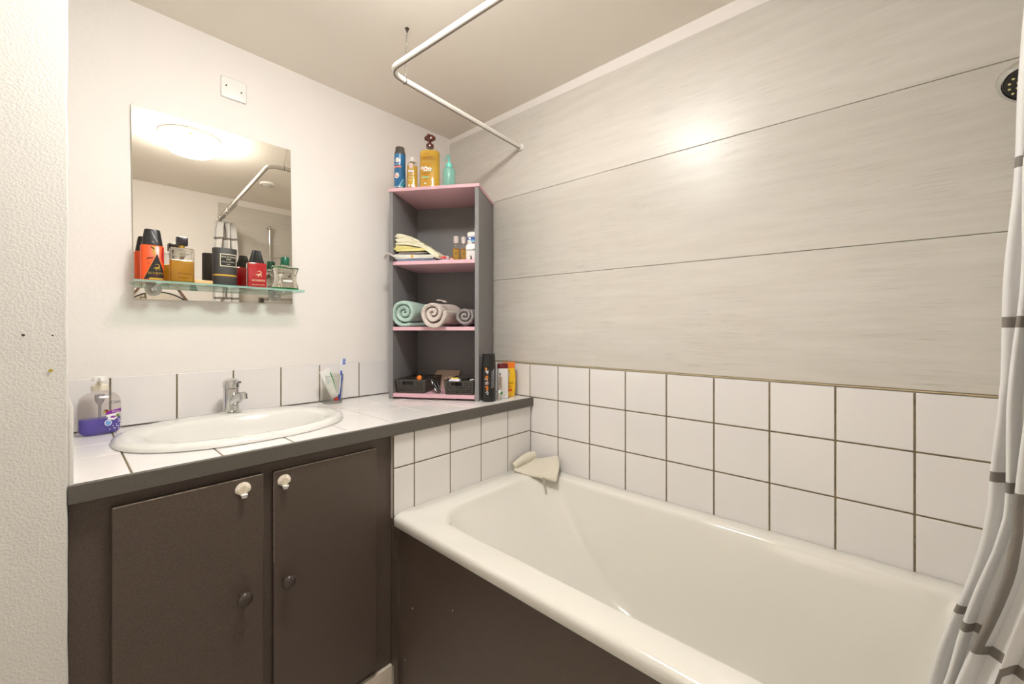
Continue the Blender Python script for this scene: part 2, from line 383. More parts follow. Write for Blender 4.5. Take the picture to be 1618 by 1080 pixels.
for d, x, z, y in ((d1, -1.109, .535, YD-.001), (d2, -1.0085, .530, YD+.004)):
    bm = B(); lathe(bm, [(.0085, 0), (.0075, .006), (.0075, .012), (.0145, .017), (.0165, .021), (.0155, .026), (.009, .030), (.001, .031)], 26)
    xform(bm, Matrix.Translation((x, y, z)) @ Matrix.Rotation(PI/2, 4, 'X')); Lc(bm); new_obj('knob', bm, KN, d, 60)
for x, z, y, lab, s in ((-1.1075, .793, YD-.001, 'white scallop shell hook stuck on the left cabinet door', 1), (-1.0135, .787, YD+.004, 'white scallop shell hook stuck on the right cabinet door', .95)):
    t = thing('shell_hook', lab, 'hook', (x, y, z), 0, 'shell hooks on the cabinet doors')
    bm = B(); n = 34; rim = []; mid = []
    for i in range(n+1):
        a = -.12*PI + 1.24*PI*i/n; rad = .0165*s*(1+.035*math.cos(i*PI)); rim.append((rad*math.cos(a), -.0015, rad*math.sin(a))); mid.append((rad*.6*math.cos(a), -.0062-.0006*math.cos(i*PI), rad*.6*math.sin(a)-.001))
    bot = (0, -.004, -.0175*s)
    ra = [bm.verts.new(p) for p in rim]; rb = [bm.verts.new(p) for p in mid]; bk = [bm.verts.new((p[0], 0, p[2])) for p in rim]; c = bm.verts.new(bot); cb = bm.verts.new((0, 0, -.0175*s))
    for i in range(n):
        bm.faces.new((ra[i], ra[i+1], rb[i+1], rb[i])); bm.faces.new((rb[i], rb[i+1], c)); bm.faces.new((ra[i+1], ra[i], bk[i], bk[i+1])); bm.faces.new((bk[i+1], bk[i], cb))
    for i in (0, n): bm.faces.new((ra[i], rb[i], c)); bm.faces.new((ra[i], c, cb, bk[i]))
    new_obj('shell', bm, CREAMP, t, 25)
    bm = B(); loft(bm, [[(-.0055, -.004, -.011), (.0055, -.004, -.011), (.004, -.004, -.019), (-.004, -.004, -.019)], [(-.007, -.013, -.013), (.007, -.013, -.013), (.0045, -.013, -.0195), (-.0045, -.013, -.0195)], [(-.006, -.017, -.008), (.006, -.017, -.008), (.005, -.019, -.010), (-.005, -.019, -.010)]])
    new_obj('hook_tip', bm, WHITEP, t, 30)

# ------------------------------------------------------------------ basin and tap
sink = thing('wash_basin', 'white oval inset wash basin set in the tiled worktop', 'basin', (SX, SY, CT))
bm = B()
secs = [(0, SA-.004, SB-.004, 2.25), (.002, SA+.001, SB+.001, 2.25), (.009, SA, SB, 2.25), (.015, SA-.008, SB-.008, 2.25), (.0175, SA-.018, SB-.018, 2.25)]
rings = [se(a, b, p, z, 72) for z, a, b, p in secs]
for z, k, f in ((.0165, .03, 0), (.013, .042, 0), (.006, .050, 0), (-.02, .062, 0), (-.06, .085, 0), (-.10, .13, 0), (-.125, .18, 0), (-.135, .215, 0)):
    a = SA-.012-k; b = SB-.012-k*.85-.028; rings.append(se(a, max(b, .02), 2.2, z, 72, 0, -.028+.0))
loft(bm, rings, cap0=False); new_obj('bowl', bm, CERAMIC, sink, 60)
bm = B(); lathe(bm, [(.001, -.133), (.022, -.133), (.024, -.131), (.014, -.1305), (.001, -.1315)], 24, 0, -.028); new_obj('drain', bm, CHROME, sink, 40)
tap = thing('basin_tap', 'chrome single lever tap standing on the basin rim', 'tap', (-1.017, -.088, CT+.0165), -.0)
def RZ(bm, a): xform(bm, Matrix.Rotation(a, 4, 'Z'))
bm = B(); lathe(bm, [(.029, 0), (.0295, .003), (.0265, .006), (.022, .0075), (.0225, .055), (.0225, .082)], 32); new_obj('body', bm, CHROME, tap, 35)
bm = B(); tube(bm, [(0, 0, .03), (.009, -.02, .044), (.016, -.042, .058), (.022, -.058, .063)], [.016, .0165, .0135, .0115], 18); new_obj('spout', bm, CHROME, tap, 50)
bm = B(); tube(bm, [(.0205, -.058, .067), (.0215, -.062, .049)], .0115, 18); new_obj('aerator', bm, CHROME, tap, 40)
bm = B(); lathe(bm, [(.0225, .083), (.0245, .085), (.0245, .101), (.021, .110), (.012, .115), (.001, .116)], 24); new_obj('lever_cap', bm, CHROME, tap, 30)
bm = B(); loft(bm, [[(-.008, -.015, .098), (.008, -.015, .098), (.008, -.015, .110), (-.008, -.015, .110)], [(-.007, -.036, .100), (.007, -.036, .100), (.007, -.036, .107), (-.007, -.036, .107)]]); RZ(bm, .45); new_obj('lever', bm, CHROME, tap)

# ------------------------------------------------------------------ bath
TX0, TX1, TY0, TY1, TZ = -.702, -.009, YF+.008, YC-.001, .597
tcx, tcy, thx, thy = (TX0+TX1)/2, (TY0+TY1)/2, (TX1-TX0)/2, (TY1-TY0)/2
bath = thing('bathtub', 'white enamelled bathtub beside the tiled wall', 'bathtub', (tcx, tcy, 0))
bm = B(); N_ = 10
icx, icy, ihx, ihy = (-.615-.078)/2-tcx, (-.672-1.945)/2-tcy, (.615-.078)/2, (1.945-.672)/2
def tr(z, inset, r, dl=0, dr=0):   # inner ring; extra inset at head end (dl) and tap end (dr)
    return rr(icx, icy-(dl-dr)/2, ihx-inset, ihy-inset-(dl+dr)/2, r, z, N_)
rings = [rr(0, 0, thx-.006, thy-.001, .018, TZ-.036, N_), rr(0, 0, thx, thy, .02, TZ-.032, N_), rr(0, 0, thx, thy, .02, TZ-.012, N_), rr(0, 0, thx-.003, thy-.001, .022, TZ-.004, N_), rr(0, 0, thx-.012, thy-.006, .03, TZ, N_),
         rr(icx, icy, ihx+.014, ihy+.014, .10, TZ-.001, N_), rr(icx, icy, ihx+.005, ihy+.005, .105, TZ-.003, N_), tr(TZ-.008, 0, .115), tr(TZ-.016, .003, .12), tr(TZ-.04, .008, .125, .01), tr(TZ-.12, .026, .13, .05, .01), tr(TZ-.22, .045, .135, .12, .02), tr(TZ-.30, .062, .14, .20, .03),
         tr(TZ-.35, .082, .14, .27, .045), tr(TZ-.378, .115, .13, .34, .07), tr(TZ-.388, .16, .10, .40, .10), tr(TZ-.391, .20, .06, .46, .13)]
loft(bm, rings, cap0=False); new_obj('tub', bm, ENAMEL, bath, 75)
bm = B(); box(bm, -.682, -.672, YF+.01, YC-.004, .002, TZ-.030); box(bm, -.6935, -.682, YC-.022, YC-.0005, .002, TZ-.036); box(bm, -.6937, -.6903, YC-.0005, YC+.0172, .112, TZ-.02); box(bm, -.6903, -.682, YC-.0005, YC+.0062, .002, .438)
xform(bm, Matrix.Translation((-tcx, -tcy, 0))); new_obj('apron', bm, BROWN, bath)
bm = B(); lathe(bm, [(.001, .0), (.03, .0), (.032, .002), (.02, .003), (.001, .003)], 24); xform(bm, Matrix.Translation((icx, -ihy+icy+.19, TZ-.391))); new_obj('drain', bm, CHROME, bath, 40)
for (x, y, z) in ((-.684, -.66, .33), (-.6835, -.62, .15), (-.6835, -.85, .41)):
    bm = B(); bmesh.ops.create_icosphere(bm, subdivisions=1, radius=.0016, matrix=Matrix.Translation((x-tcx+.0015, y-tcy, z))); new_obj('paint_chip', bm, WHITEP, bath)

# ------------------------------------------------------------------ corner shelf tower (stands diagonally)
u = Vector((.536, -.844)).normalized(); TRZ = math.atan2(u.y, u.x); TW, TD = .395, .272
O3 = (-.4545, -.1525, CT+.0005)
tower = thing('shelf_tower', 'grey and pink open shelf tower standing across the corner on the worktop', 'shelf', O3, TRZ)
ZS = [0.008, .293, .573, .8865]   # undersides of the boards above the worktop
for x0, x1 in ((-.002, .0145), (.3765, .394)):
    bm = B(); box(bm, x0, x1, 0, TD, 0, .886, .0008, 1); new_obj('side_panel', bm, GREY, tower)
bm = B(); box(bm, .015, .376, TD-.008, TD-.001, .002, .885); new_obj('back_panel', bm, GREY, tower)
for k, z in enumerate(ZS):
    bm = B()
    if k == 3: box(bm, -.004, .397, -.004, TD, .8865, .9005, .001, 1)
    else: box(bm, .015, .376, .001 if k else .0, TD-.0085, z, z+.0155, .0008, 1)
    new_obj('shelf_board', bm, PINK, tower)
for x, y, z in ((.0147, .10, .60), (.0147, .10, .63), (.0147, .03, .80), (.0147, .03, .82)):
    bm = B(); bmesh.ops.create_icosphere(bm, subdivisions=1, radius=.0022, matrix=Matrix.Translation((x, y, z)) @ Matrix.Diagonal((.3, 1, 1, 1))); new_obj('peg_hole', bm, hole, tower)
TM = Matrix.Translation(O3) @ Matrix.Rotation(TRZ, 4, 'Z')
def tw(a, b, z): return tuple(TM @ Vector((a, b, z)))     # tower coordinates to world
S1, S2, S3, S4 = ZS[0]+.0157, ZS[1]+.0157, ZS[2]+.0157, .9007
# world height check: boards tops at z = .906, 1.191, 1.471, 1.783

RED_O = mat('deep_orange_print', 'e4571c', .4); WHT = mat('white_print', 'f2f0ea', .4); BLUE = mat('blue_can', '1d6fa3', .25, coat=.5); LBLUE = mat('light_blue_print', '6fb3d8', .4)
REDP = mat('red_print', 'd2382e', .4); GREENP = mat('green_print', '2f8a55', .4); ORNP = mat('orange_print', 'ee8a1e', .4); BLK = mat('black_print', '1c1a1a', .4)
YELP = mat('yellow_print', 'f0d23a', .4); BROWNP = mat('brown_print', '6b3b1c', .4); DKGREY = mat('dark_grey_cap', '55514b', .35)

# --- bottles on the tower top
FR = math.radians(-4)   # they face the room diagonal, turned a little to the camera
def on_tower(name, label, cat, a, b, z, turn=0, group=None):
    return thing(name, label, cat, tw(a, b, z), TRZ+turn, group)
t = on_tower('deodorant_can', 'blue aerosol can with dark grey cap, leftmost on top of the shelf tower', 'can', .026, .045, S4, .2)
R = .0245
bm = B(); lathe(bm, [(R-.002, 0), (R, .003), (R, .158)], 32); new_obj('can_body', bm, BLUE, t, 40)
bm = B(); lathe(bm, [(R-.0005, .158), (R, .160), (R-.0015, .170), (.0205, .175), (.0190, .192), (.001, .192)], 32); new_obj('cap', bm, DKGREY, t, 35)
prints(t, [('disc', -.006, .131, .0088, .0105, 0), ('text', 'U', -.006, .1262, .010, 1), ('rect', -.024, .010, .098, .106, 2), ('text', 'DÉODORANT', -.006, .0995, .0048, 0),
           ('rect', -.016, .004, .112, .1135, 0), ('disc', -.008, .064, .0105, .0125, 0), ('disc', -.0075, .0655, .0075, .009, 2), ('disc', -.005, .0675, .006, .0075, 0),
           ('line', [(.002, .016), (.012, .034), (.022, .050)], .006, 3), ('line', [(.010, .012), (.018, .026), (.028, .038)], .005, 4), ('text', 'FOR MEN', -.006, .010, .0085, 0)], [WHT, REDP, RED_O, LBLUE, mat('teal_print', '2aa79a', .4)], cyl(R))
HONEY = clear('honey_liquid', 'ffefa0', 'ffd21c', .6); CLR = clear('clear_plastic', 'fbfaf6', 'ffffff', .04)
t = on_tower('oil_bottle', 'small slim bottle of yellow oil with white cap on the tower top', 'bottle', .0815, .050, S4, .3)
bm = B(); stack(bm, [(0, .021, .017, 3), (.003, .023, .019, 3), (.112, .023, .019, 3), (.122, .020, .017, 2.5), (.126, .012, .012, 2)], 36); new_obj('bottle_body', bm, CLR, t, 40)
bm = B(); stack(bm, [(.002, .0215, .0175, 3), (.106, .0215, .0175, 3)], 36); new_obj('oil', bm, HONEY, t, 40)
bm = B(); lathe(bm, [(.0135, .1262), (.0135, .130), (.0115, .131), (.0110, .144), (.0095, .148), (.001, .149)], 24); new_obj('cap', bm, WHITEP, t, 40)
prints(t, [('rect', -.015, .008, .078, .088, 0), ('rect', -.012, .004, .094, .118, 1), ('text', 'HUILE', -.004, .066, .005, 0), ('text', 'SÈCHE', -.004, .054, .005, 0), ('text', 'TONIQUE', -.004, .042, .004, 0), ('disc', -.012, .020, .004, .005, 0), ('disc', 0, .020, .004, .005, 0), ('disc', .010, .020, .004, .005, 0)], [WHT, mat('pale_pink_print', 'f3d8cc', .5)], on_se(.023, .019, 3))
t = on_tower('shampoo_bottle', 'large yellow pump shampoo bottle with flower label on the tower top', 'bottle', .158, .062, S4, .16)
bm = B(); stack(bm, [(0, .040, .027, 2.6), (.004, .0445, .031, 2.6), (.158, .0445, .031, 2.6), (.170, .043, .030, 2.6), (.181, .033, .024, 2.3), (.188, .018, .016, 2), (.196, .014, .014, 2)], 44); new_obj('bottle_body', bm, CLR, t, 40)
bm = B(); stack(bm, [(.003, .0425, .029, 2.6), (.164, .0425, .029, 2.6), (.169, .041, .028, 2.6)], 44); new_obj('shampoo', bm, HONEY, t, 40)
AMB = mat('dark_amber_plastic', '5a2114', .2, coat=.6)
bm = B(); lathe(bm, [(.0165, .190), (.0170, .192), (.0170, .203), (.012, .208), (.0055, .210), (.0055, .222)], 24); new_obj('pump_collar', bm, AMB, t, 40)
bm = B(); stack(bm, [(.219, .011, .009, 2), (.226, .024, .012, 2), (.236, .025, .013, 2), (.244, .015, .011, 2), (.247, .004, .004, 2)], 28); tube(bm, [(0, 0, .236), (0, -.02, .239), (0, -.034, .232)], [.006, .005, .004], 12); new_obj('pump_head', bm, AMB, t, 50)
fl = lambda x, z, r: [('disc', x+r*math.cos(a), z+r*math.sin(a), r*.62, r*.62, 0) for a in [i*2*PI/5+.3 for i in range(5)]] + [('disc', x, z, r*.5, r*.5, 3)]
prints(t, [('text', 'LE PETIT', -.008, .150, .0055, 1), ('rect', -.036, .018, .138, .1415, 2), ('rect', -.034, .030, .128, .131, 2), ('text', 'SHAMPOOING', -.006, .132, .0048, 1), ('rect', -.028, .010, .118, .1195, 4), ('rect', -.025, .010, .105, .108, 3),
           ('disc', -.012, .092, .006, .005, 5), ('disc', .010, .082, .008, .005, 5)] + fl(-.012, .087, .0075) + fl(-.028, .092, .005) + fl(.006, .085, .0055) +
          [('rect', -.03, .008, .068, .070, 1), ('rect', -.024, .004, .060, .0635, 3), ('rect', -.029, .002, .047, .054, 6), ('text', 'BIO', -.02, .0485, .004, 0), ('rect', -.028, -.014, .037, .040, 3), ('rect', -.010, .004, .037, .040, 3), ('disc', -.014, .024, .006, .003, 0), ('rect', -.026, -.018, .018, .020, 3)],
         [WHT, BROWNP, mat('dark_gold_print', 'a87412', .4), ORNP, mat('pale_gold_print', 'd9d08a', .5), GREENP, mat('mint_print', '9ecf9f', .5)], on_se(.0445, .031, 2.6))
MINT = clear('mint_plastic', 'd8f4ec', 'a6e2d4', .7, .2)
t = on_tower('squeeze_bottle', 'mint green squeeze bottle with bent spout, rightmost on the tower top', 'bottle', .2485, .052, S4, .2)
bm = B(); lathe(bm, [(.025, 0), (.0268, .003), (.0268, .076), (.0255, .084), (.020, .090), (.0145, .092), (.0145, .096)], 32); new_obj('bottle_body', bm, MINT, t, 40)
TEAL = mat('teal_plastic', '6fcfc0', .35)
bm = B(); lathe(bm, [(.0145, .0925), (.0150, .094), (.0145, .108), (.009, .113), (.0045, .116), (.0040, .122)], 24); new_obj('cap', bm, TEAL, t, 40)
bm = B(); tube(bm, [(0, 0, .116), (.001, 0, .137), (.0, 0, .145), (-.004, 0, .146), (-.010, -.003, .138), (-.020, -.006, .120)], [.0042, .0036, .0034, .0032, .0028, .0018], 12); new_obj('spout', bm, TEAL, t, 50)

# --- folded cloths, upper shelf
def cloth_mat(name, col, bump=.8, bs=500, rough=.95, speck=.1, sscale=250):
    m = mat(name, col, rough, bump=bump, bscale=bs, speck=speck, sscale=sscale, spec=.1); return m
def folded(name, label, cat, x0, x1, z0, z1l, z1r, layers, d0, d1, m, seed, grp, th=None, wav=.004, z0r=None):
    """a cloth folded in flat layers; the fold ends show at the front"""
    bm = B(); nl = layers; nx = 26; nd = 14
    path = []
    for k in range(nl):
        f = (k+.5)/nl
        for i in range(nx+1):
            s = i/nx if k % 2 == 0 else 1-i/nx
            zb = z0+((z0r or z0)-z0)*s**3; zz = zb + (z1l+(z1r-z1l)*(s if z0r is None else s**1.6) - zb)*f; xx = x0 + (x1-x0)*s
            xx += (.006*math.sin(seed*3+k*2.1))*(1 if s > .5 else -1)
            zz += wav*.5*noise.noise(Vector((xx*22, k*.7+seed, seed*2.0)))*(1 if k else .3)
            path.append((xx, zz))
    t_ = th or max(.0016, .43*((z1l+z1r)/2-z0)/nl)
    out, inn = [], []
    for i, (x, z) in enumerate(path):
        a = path[max(i-1, 0)]; b = path[min(i+1, len(path)-1)]; dx, dz = b[0]-a[0], b[1]-a[1]; l = math.hypot(dx, dz) or 1
        out.append((x-dz/l*t_, z+dx/l*t_)); inn.append((x+dz/l*t_, z-dx/l*t_))
    loopp = out + inn[::-1]
    rings = []
    for j in range(nd+1):
        q = j/nd; y = d0 + (d1-d0)*q
        sh = .0 if 0 < j < nd else .6
        r = []
        for x, z in loopp:
            w = noise.noise(Vector((x*18, q*3, z*60+seed)))
            r.append((x + .004*noise.noise(Vector((seed, q*5, z*40))), y + .006*noise.noise(Vector((x*16, z*90, seed+7)))*(1 if j in (0, nd) else .4), max(z + wav*.5*w*abs(z-z0)/max(.001, (max(z1l, z1r)-z0)), (z0r or z0)+.0006)))
        rings.append(r)
    loft(bm, rings, True, True)
    bmesh.ops.triangulate(bm, faces=[f for f in bm.faces if len(f.verts) > 4])
    o = new_obj(name, bm, m, None, 60); o.matrix_world = TM; tag(o, label, cat, grp); return o
CM = [cloth_mat('blue_check_cloth', '9fb0cc'), cloth_mat('white_cloth', 'e8e6da'), cloth_mat('grey_cloth', 'a89c94'), cloth_mat('yellow_cloth', 'ecdf96'), cloth_mat('cream_cloth', 'f0e9cc')]
folded('folded_cloth', 'blue and white patterned cloth, bottom of the folded stack in the shelf tower', 'cloth', .026, .196, S3+.0002, S3+.010, S3+.009, 2, .012, .17, CM[0], 1, 'folded cloths in the tower')
folded('folded_cloth', 'white folded cloth with yellow mark, second from the bottom of the stack', 'cloth', .018, .190, S3+.0105, S3+.032, S3+.026, 3, .010, .17, CM[1], 2, 'folded cloths in the tower', .0034)
folded('folded_cloth', 'grey folded cloth between the white and yellow cloths in the stack', 'cloth', .034, .160, S3+.033, S3+.043, S3+.036, 2, .014, .17, CM[2], 3, 'folded cloths in the tower', .0022)
folded('folded_cloth', 'yellow folded cloth below the thick cream cloth in the stack', 'cloth', .020, .158, S3+.0435, S3+.072, S3+.050, 4, .010, .17, CM[3], 4, 'folded cloths in the tower', .0034)
folded('folded_cloth', 'thick cream yellow cloth on top of the folded stack', 'cloth', .024, .212, S3+.074, S3+.120, S3+.024, 5, .012, .17, CM[4], 5, 'folded cloths in the tower', .0042, .006, S3+.010)
# the yellow spot on the white cloth, and a corner of cloth hanging over the left panel
t = bpy.data.objects['folded_cloth.001']
bm = B(); box(bm, .096, .103, .0035, .0075, S3+.015, S3+.027, .001, 1); o = new_obj('yellow_band', bm, mat('amber_band', 'e8a91c', .6), t); o['label'] = 'small yellow band'
cz = [(-.016, .012), (-.010, .022), (-.002, .030), (.008, .030), (.020, .024), (.034, .018)]
bm = B(); rings = []
for j in range(9):
    q = j/8; rings.append([(x+.002*math.sin(j*1.3)+.0, -.005+.026*q + .0*x, S3+z+.003*math.sin(j*2+x*80)) for x, z in cz] + [(x, -.005+.026*q, S3+z-.003+.003*math.sin(j*2+x*80)) for x, z in cz[::-1]])
# (kept in front of the panel edge)
for r in rings:
    for i, p in enumerate(r): r[i] = (p[0], p[1]-.024, p[2])
loft(bm, rings); o = new_obj('cloth_corner', bm, cloth_mat('pink_white_cloth', 'e6dcd6'), t, 60); o['label'] = 'loose pinkish white corner'
# --- small things on the upper shelf
t = on_tower('medicine_box', 'small red, white and blue box beside the folded cloths', 'box', .224, .050, S3, -.1)
bm = B(); box(bm, -.022, .022, -.010, .010, 0, .024, .0006, 1); new_obj('carton', bm, mat('white_card', 'ece8e6', .5), t)
prints(t, [('rect', -.021, .0185, .012, .0225, 0), ('rect', -.021, .021, .0085, .0115, 1), ('rect', -.021, .021, .001, .0055, 2), ('text', 'medic', -.001, .0145, .0045, 3)], [REDP, mat('dark_blue_print', '2c4f9e', .4), mat('cyan_print', '59c4e8', .4), WHT], flat(.010))
t = on_tower('ointment_tube', 'small red and white ointment tube lying behind the red box', 'tube', .256, .070, S3+.0095, .2)
bm = B(); tube(bm, [(0, -.02, 0), (0, .015, 0), (0, .032, -.004)], [.0085, .0085, .007], 16); new_obj('tube_body', bm, WHITEP, t, 50)
bm = B(); tube(bm, [(0, -.028, 0), (0, -.0205, 0)], .0075, 16); new_obj('tube_cap', bm, REDP, t, 40)
bm = B(); torus(bm, (0, -.0285, 0), .0035, .0015, 'y'); new_obj('cap_ring', bm, WHT, t, 60)
OIL = clear('golden_oil', 'f0cf6a', 'e8b818', .5)
def slim(a, b, lab, h, liq, turn=0, s=1):
    t = on_tower('oil_flask', lab, 'bottle', a, b, S3, turn, 'oil flasks on the upper shelf')
    bm = B(); stack(bm, [(0, .0145*s, .0115*s, 3), (.002, .016*s, .013*s, 3), (h*.58, .016*s, .013*s, 3), (h*.70, .011*s, .011*s, 2), (h*.74, .010*s, .010*s, 2)], 32); new_obj('bottle_body', bm, CLR, t, 40)
    bm = B(); stack(bm, [(.0015, .0148*s, .0118*s, 3), (h*.56, .0148*s, .0118*s, 3)], 32); new_obj('oil', bm, liq, t, 40)
    bm = B(); lathe(bm, [(.0125*s, h*.742), (.0125*s, h*.98), (.011*s, h), (.001, h)], 24); new_obj('cap', bm, mat('frosted_cap', 'cfc4be', .35), t, 40)
    prints(t, [('rect', -.010*s, .010*s, h*.26, h*.46, 0), ('disc', .0, h*.37, .0055*s, .008*s, 1), ('disc', .0005, h*.37, .003*s, .0045*s, 0), ('rect', -.009*s, .009*s, h*.52, h*.545, 1)], [mat('olive_label', 'a98a1a', .5), BROWNP], on_se(.016*s, .013*s, 3))
slim(.259, .120, 'golden oil flask with frosted cap, left of two beside the white tub', .124, OIL, .35)
slim(.293, .125, 'amber oil flask with frosted cap, right behind the white tub', .121, clear('amber_oil', 'f7cf80', 'f2ae20', .5), .35, .9)
t = on_tower('small_jar', 'little yellow jar with black lid left of the golden oil flask', 'jar', .2395, .150, S3)
bm = B(); lathe(bm, [(.010, 0), (.0105, .002), (.0105, .024), (.008, .028)], 20); new_obj('jar_body', bm, mat('pale_yellow_plastic', 'eedc8c', .4), t, 40)
bm = B(); lathe(bm, [(.0085, .0282), (.0085, .040), (.005, .044), (.001, .044)], 20); new_obj('lid', bm, BLACKP, t, 40)
t = on_tower('cotton_bud_tub', 'white lidded tub with black print beside the right panel of the tower', 'tub', .3445, .078, S3, .25)
bm = B(); stack(bm, [(0, .026, .026, 4), (.003, .0275, .0275, 4), (.048, .0275, .0275, 4)], 36); new_obj('tub_body', bm, WHITEP, t, 40)
bm = B(); stack(bm, [(.0485, .028, .028, 4), (.051, .0285, .0285, 4), (.068, .0275, .0275, 4), (.074, .024, .024, 3), (.0745, .001, .001, 2)], 36); new_obj('lid', bm, WHITEP, t, 40)
prints(t, [('rect', -.0265, .0265, .046, .0475, 0), ('line', [(-.006, .007), (-.003, .018), (-.008, .022)], .005, 1), ('disc', -.003, .010, .004, .004, 1), ('rect', -.003, -.0025, .02, .045, 2), ('disc', .014, .008, .004, .002, 1), ('rect', -.001, .018, .049, .053, 1)], [mat('navy_print', '3c3f86', .4), BLK, mat('pale_grey_print', 'cfcac6', .5)], flat(.0278))
t = on_tower('cream_pot', 'white pot with blue band stacked on the lidded tub', 'pot', .3475, .080, S3+.0748)
bm = B(); stack(bm, [(0, .022, .022, 2.6), (.002, .0235, .0235, 2.6), (.034, .0235, .0235, 2.6), (.036, .021, .021, 2.4)], 36); new_obj('pot_body', bm, WHITEP, t, 40)
bm = B(); stack(bm, [(.0362, .0240, .0240, 2.6), (.050, .0235, .0235, 2.6), (.0535, .019, .019, 2.4), (.054, .001, .001, 2)], 36); new_obj('lid', bm, WHITEP, t, 40)
prints(t, [('rect', -.021, .021, .018, .030, 0), ('disc', -.008, .024, .006, .004, 1), ('rect', -.004, .018, .010, .018, 2), ('rect', .002, .015, .003, .007, 3)], [mat('royal_blue_print', '2c4ea8', .4), WHT, LBLUE, BLK], on_se(.0236, .0236, 2.6))
t = on_tower('white_stopper', 'small white round stopper on the topmost pot in the tower', 'stopper', .362, .084, S3+.129)
bm = B(); lathe(bm, [(.004, 0), (.005, .003), (.0085, .006), (.0095, .012), (.007, .018), (.001, .020)], 20); new_obj('stopper_head', bm, WHITEP, t, 60)
bm = B(); lathe(bm, [(.0055, 0.0), (.0055, .0025), (.001, .0026)], 16); new_obj('base_ring', bm, BLACKP, t, 60)

# --- rolled towels, third shelf
PILE = bpy.data.textures.new('terry_pile', 'CLOUDS'); PILE.noise_scale = .0042; PILE.noise_depth = 1
def roll(label, ax, ay, r, z, length, m, turns, seed, tilt=0, squash=1., sag=0, loopm=None):
    """rolled towel: a spiral of thick terry whose end shows at the front"""
    bm = B(); n = int(30*turns); pitch = (r-.006)/turns; th = pitch*.40
    out, inn = [], []
    for i in range(n+1):
        a = 2*PI*turns*i/n; rad = .006 + pitch*turns*i/n - th
        rad *= 1 + .07*noise.noise(Vector((math.cos(a)*1.2, math.sin(a)*1.2, seed+i/n*2)))
        c, s = math.cos(a+seed), math.sin(a+seed)
        out.append(((rad+th)*c, (rad+th)*s)); inn.append((max(rad-th, .001)*c, max(rad-th, .001)*s))
    # rounded tail end
    loopp = out + inn[::-1]; nd = 16; rings = []
    for j in range(nd+1):
        q = j/nd; y = length*q; e = min(1, min(j, nd-j)/1.0); rr_ = []
        for k, (x, zz) in enumerate(loopp):
            kk = 1 + .05*math.sin(q*5+seed) + .05*noise.noise(Vector((x*25, zz*25, q*3+seed)))
            # soft rounded lips at the cut ends: shrink band toward its middle line
            if e < 1:
                o_ = loopp[len(loopp)-1-k]; x = x*.72+o_[0]*.28; zz = zz*.72+o_[1]*.28
            lay = math.hypot(x, zz)/r
            yy = y + .007*noise.noise(Vector((k*.045, seed, 0))) * (1 if e < 1 else .6) + (-.008*(1-lay) if j <= 1 else 0)*-1
            if j == 1: yy = y*.25 + yy*.0 + .004 + .007*noise.noise(Vector((k*.045, seed, 0)))
            X = x*kk; Z = zz*kk*squash
            Z = max(Z, -r*squash*.97 - (sag*max(0, 1-yy/.045) if Z < 0 else 0))
            if sag and Z < 0: Z -= sag*max(0, 1-yy/.045)*abs(Z)/r
            rr_.append((X + tilt*yy, yy, Z + r*squash*.97))
        rings.append(rr_)
    loft(bm, rings, False, False)
    # end faces as strips between the outer and inner side of the band
    bm.verts.ensure_lookup_table(); m_ = len(loopp)
    for base, fl_ in ((0, 1), (nd*m_, 0)):
        for i in range(n):
            q = [base+i, base+i+1, base+m_-2-i, base+m_-1-i]
            vs = [bm.verts[t_] for t_ in q]
            try: bm.faces.new(vs)
            except ValueError: pass
    o = new_obj('rolled_towel', bm, m, None, 75)
    o.matrix_world = TM @ Matrix.Translation((ax, ay, z))
    md = o.modifiers.new('soft', 'SUBSURF'); md.levels = 2; md.render_levels = 2
    md = o.modifiers.new('pile', 'DISPLACE'); md.texture = PILE; md.strength = .0034; md.mid_level = .5; md.texture_coords = 'LOCAL'
    tag(o, label, 'towel', 'rolled towels on the middle shelf'); return o
def terry(name, col, sp=.22):
    return mat(name, col, 1.0, bump=1.0, bscale=420, speck=sp, sscale=380, spec=.05, detail=5)
T1 = terry('mint_terry', 'bfd8cd', .10); T2 = terry('beige_terry', 'e0d2c9', .12); T3 = terry('grey_terry', 'a39b99', .25)
r1 = roll('mint green rolled towel, left of the three on the tower shelf', .0610, .000, .0625, S2+.0005, .225, T1, 2.7, .9, .08, 1.0)
r2 = roll('beige pink rolled towel bulging over the shelf edge between the mint and grey ones', .2055, -.040, .0640, S2+.0005, .235, T2, 2.5, 3.3, .10, .93, .020)
r3 = roll('grey rolled towel, right of the three on the tower shelf', .3250, .016, .0480, S2+.0005, .20, T3, 2.3, 5.1, .0, .98)
for r_, c, m, pts in ((r1, 0, DKGREY, [(.020, .040, .117), (.024, .042, .128), (.030, .046, .130), (.034, .050, .116)]),
                      (r2, 0, T2, [(.008, .034, .110), (.020, .032, .110), (.034, .031, .108), (.046, .034, .105), (.050, .040, .102), (.044, .043, .102), (.032, .040, .105)])):
    bm = B(); tube(bm, pts, .0012 if m is DKGREY else .0022, 8); new_obj('hanging_loop', bm, m, r_, 60)

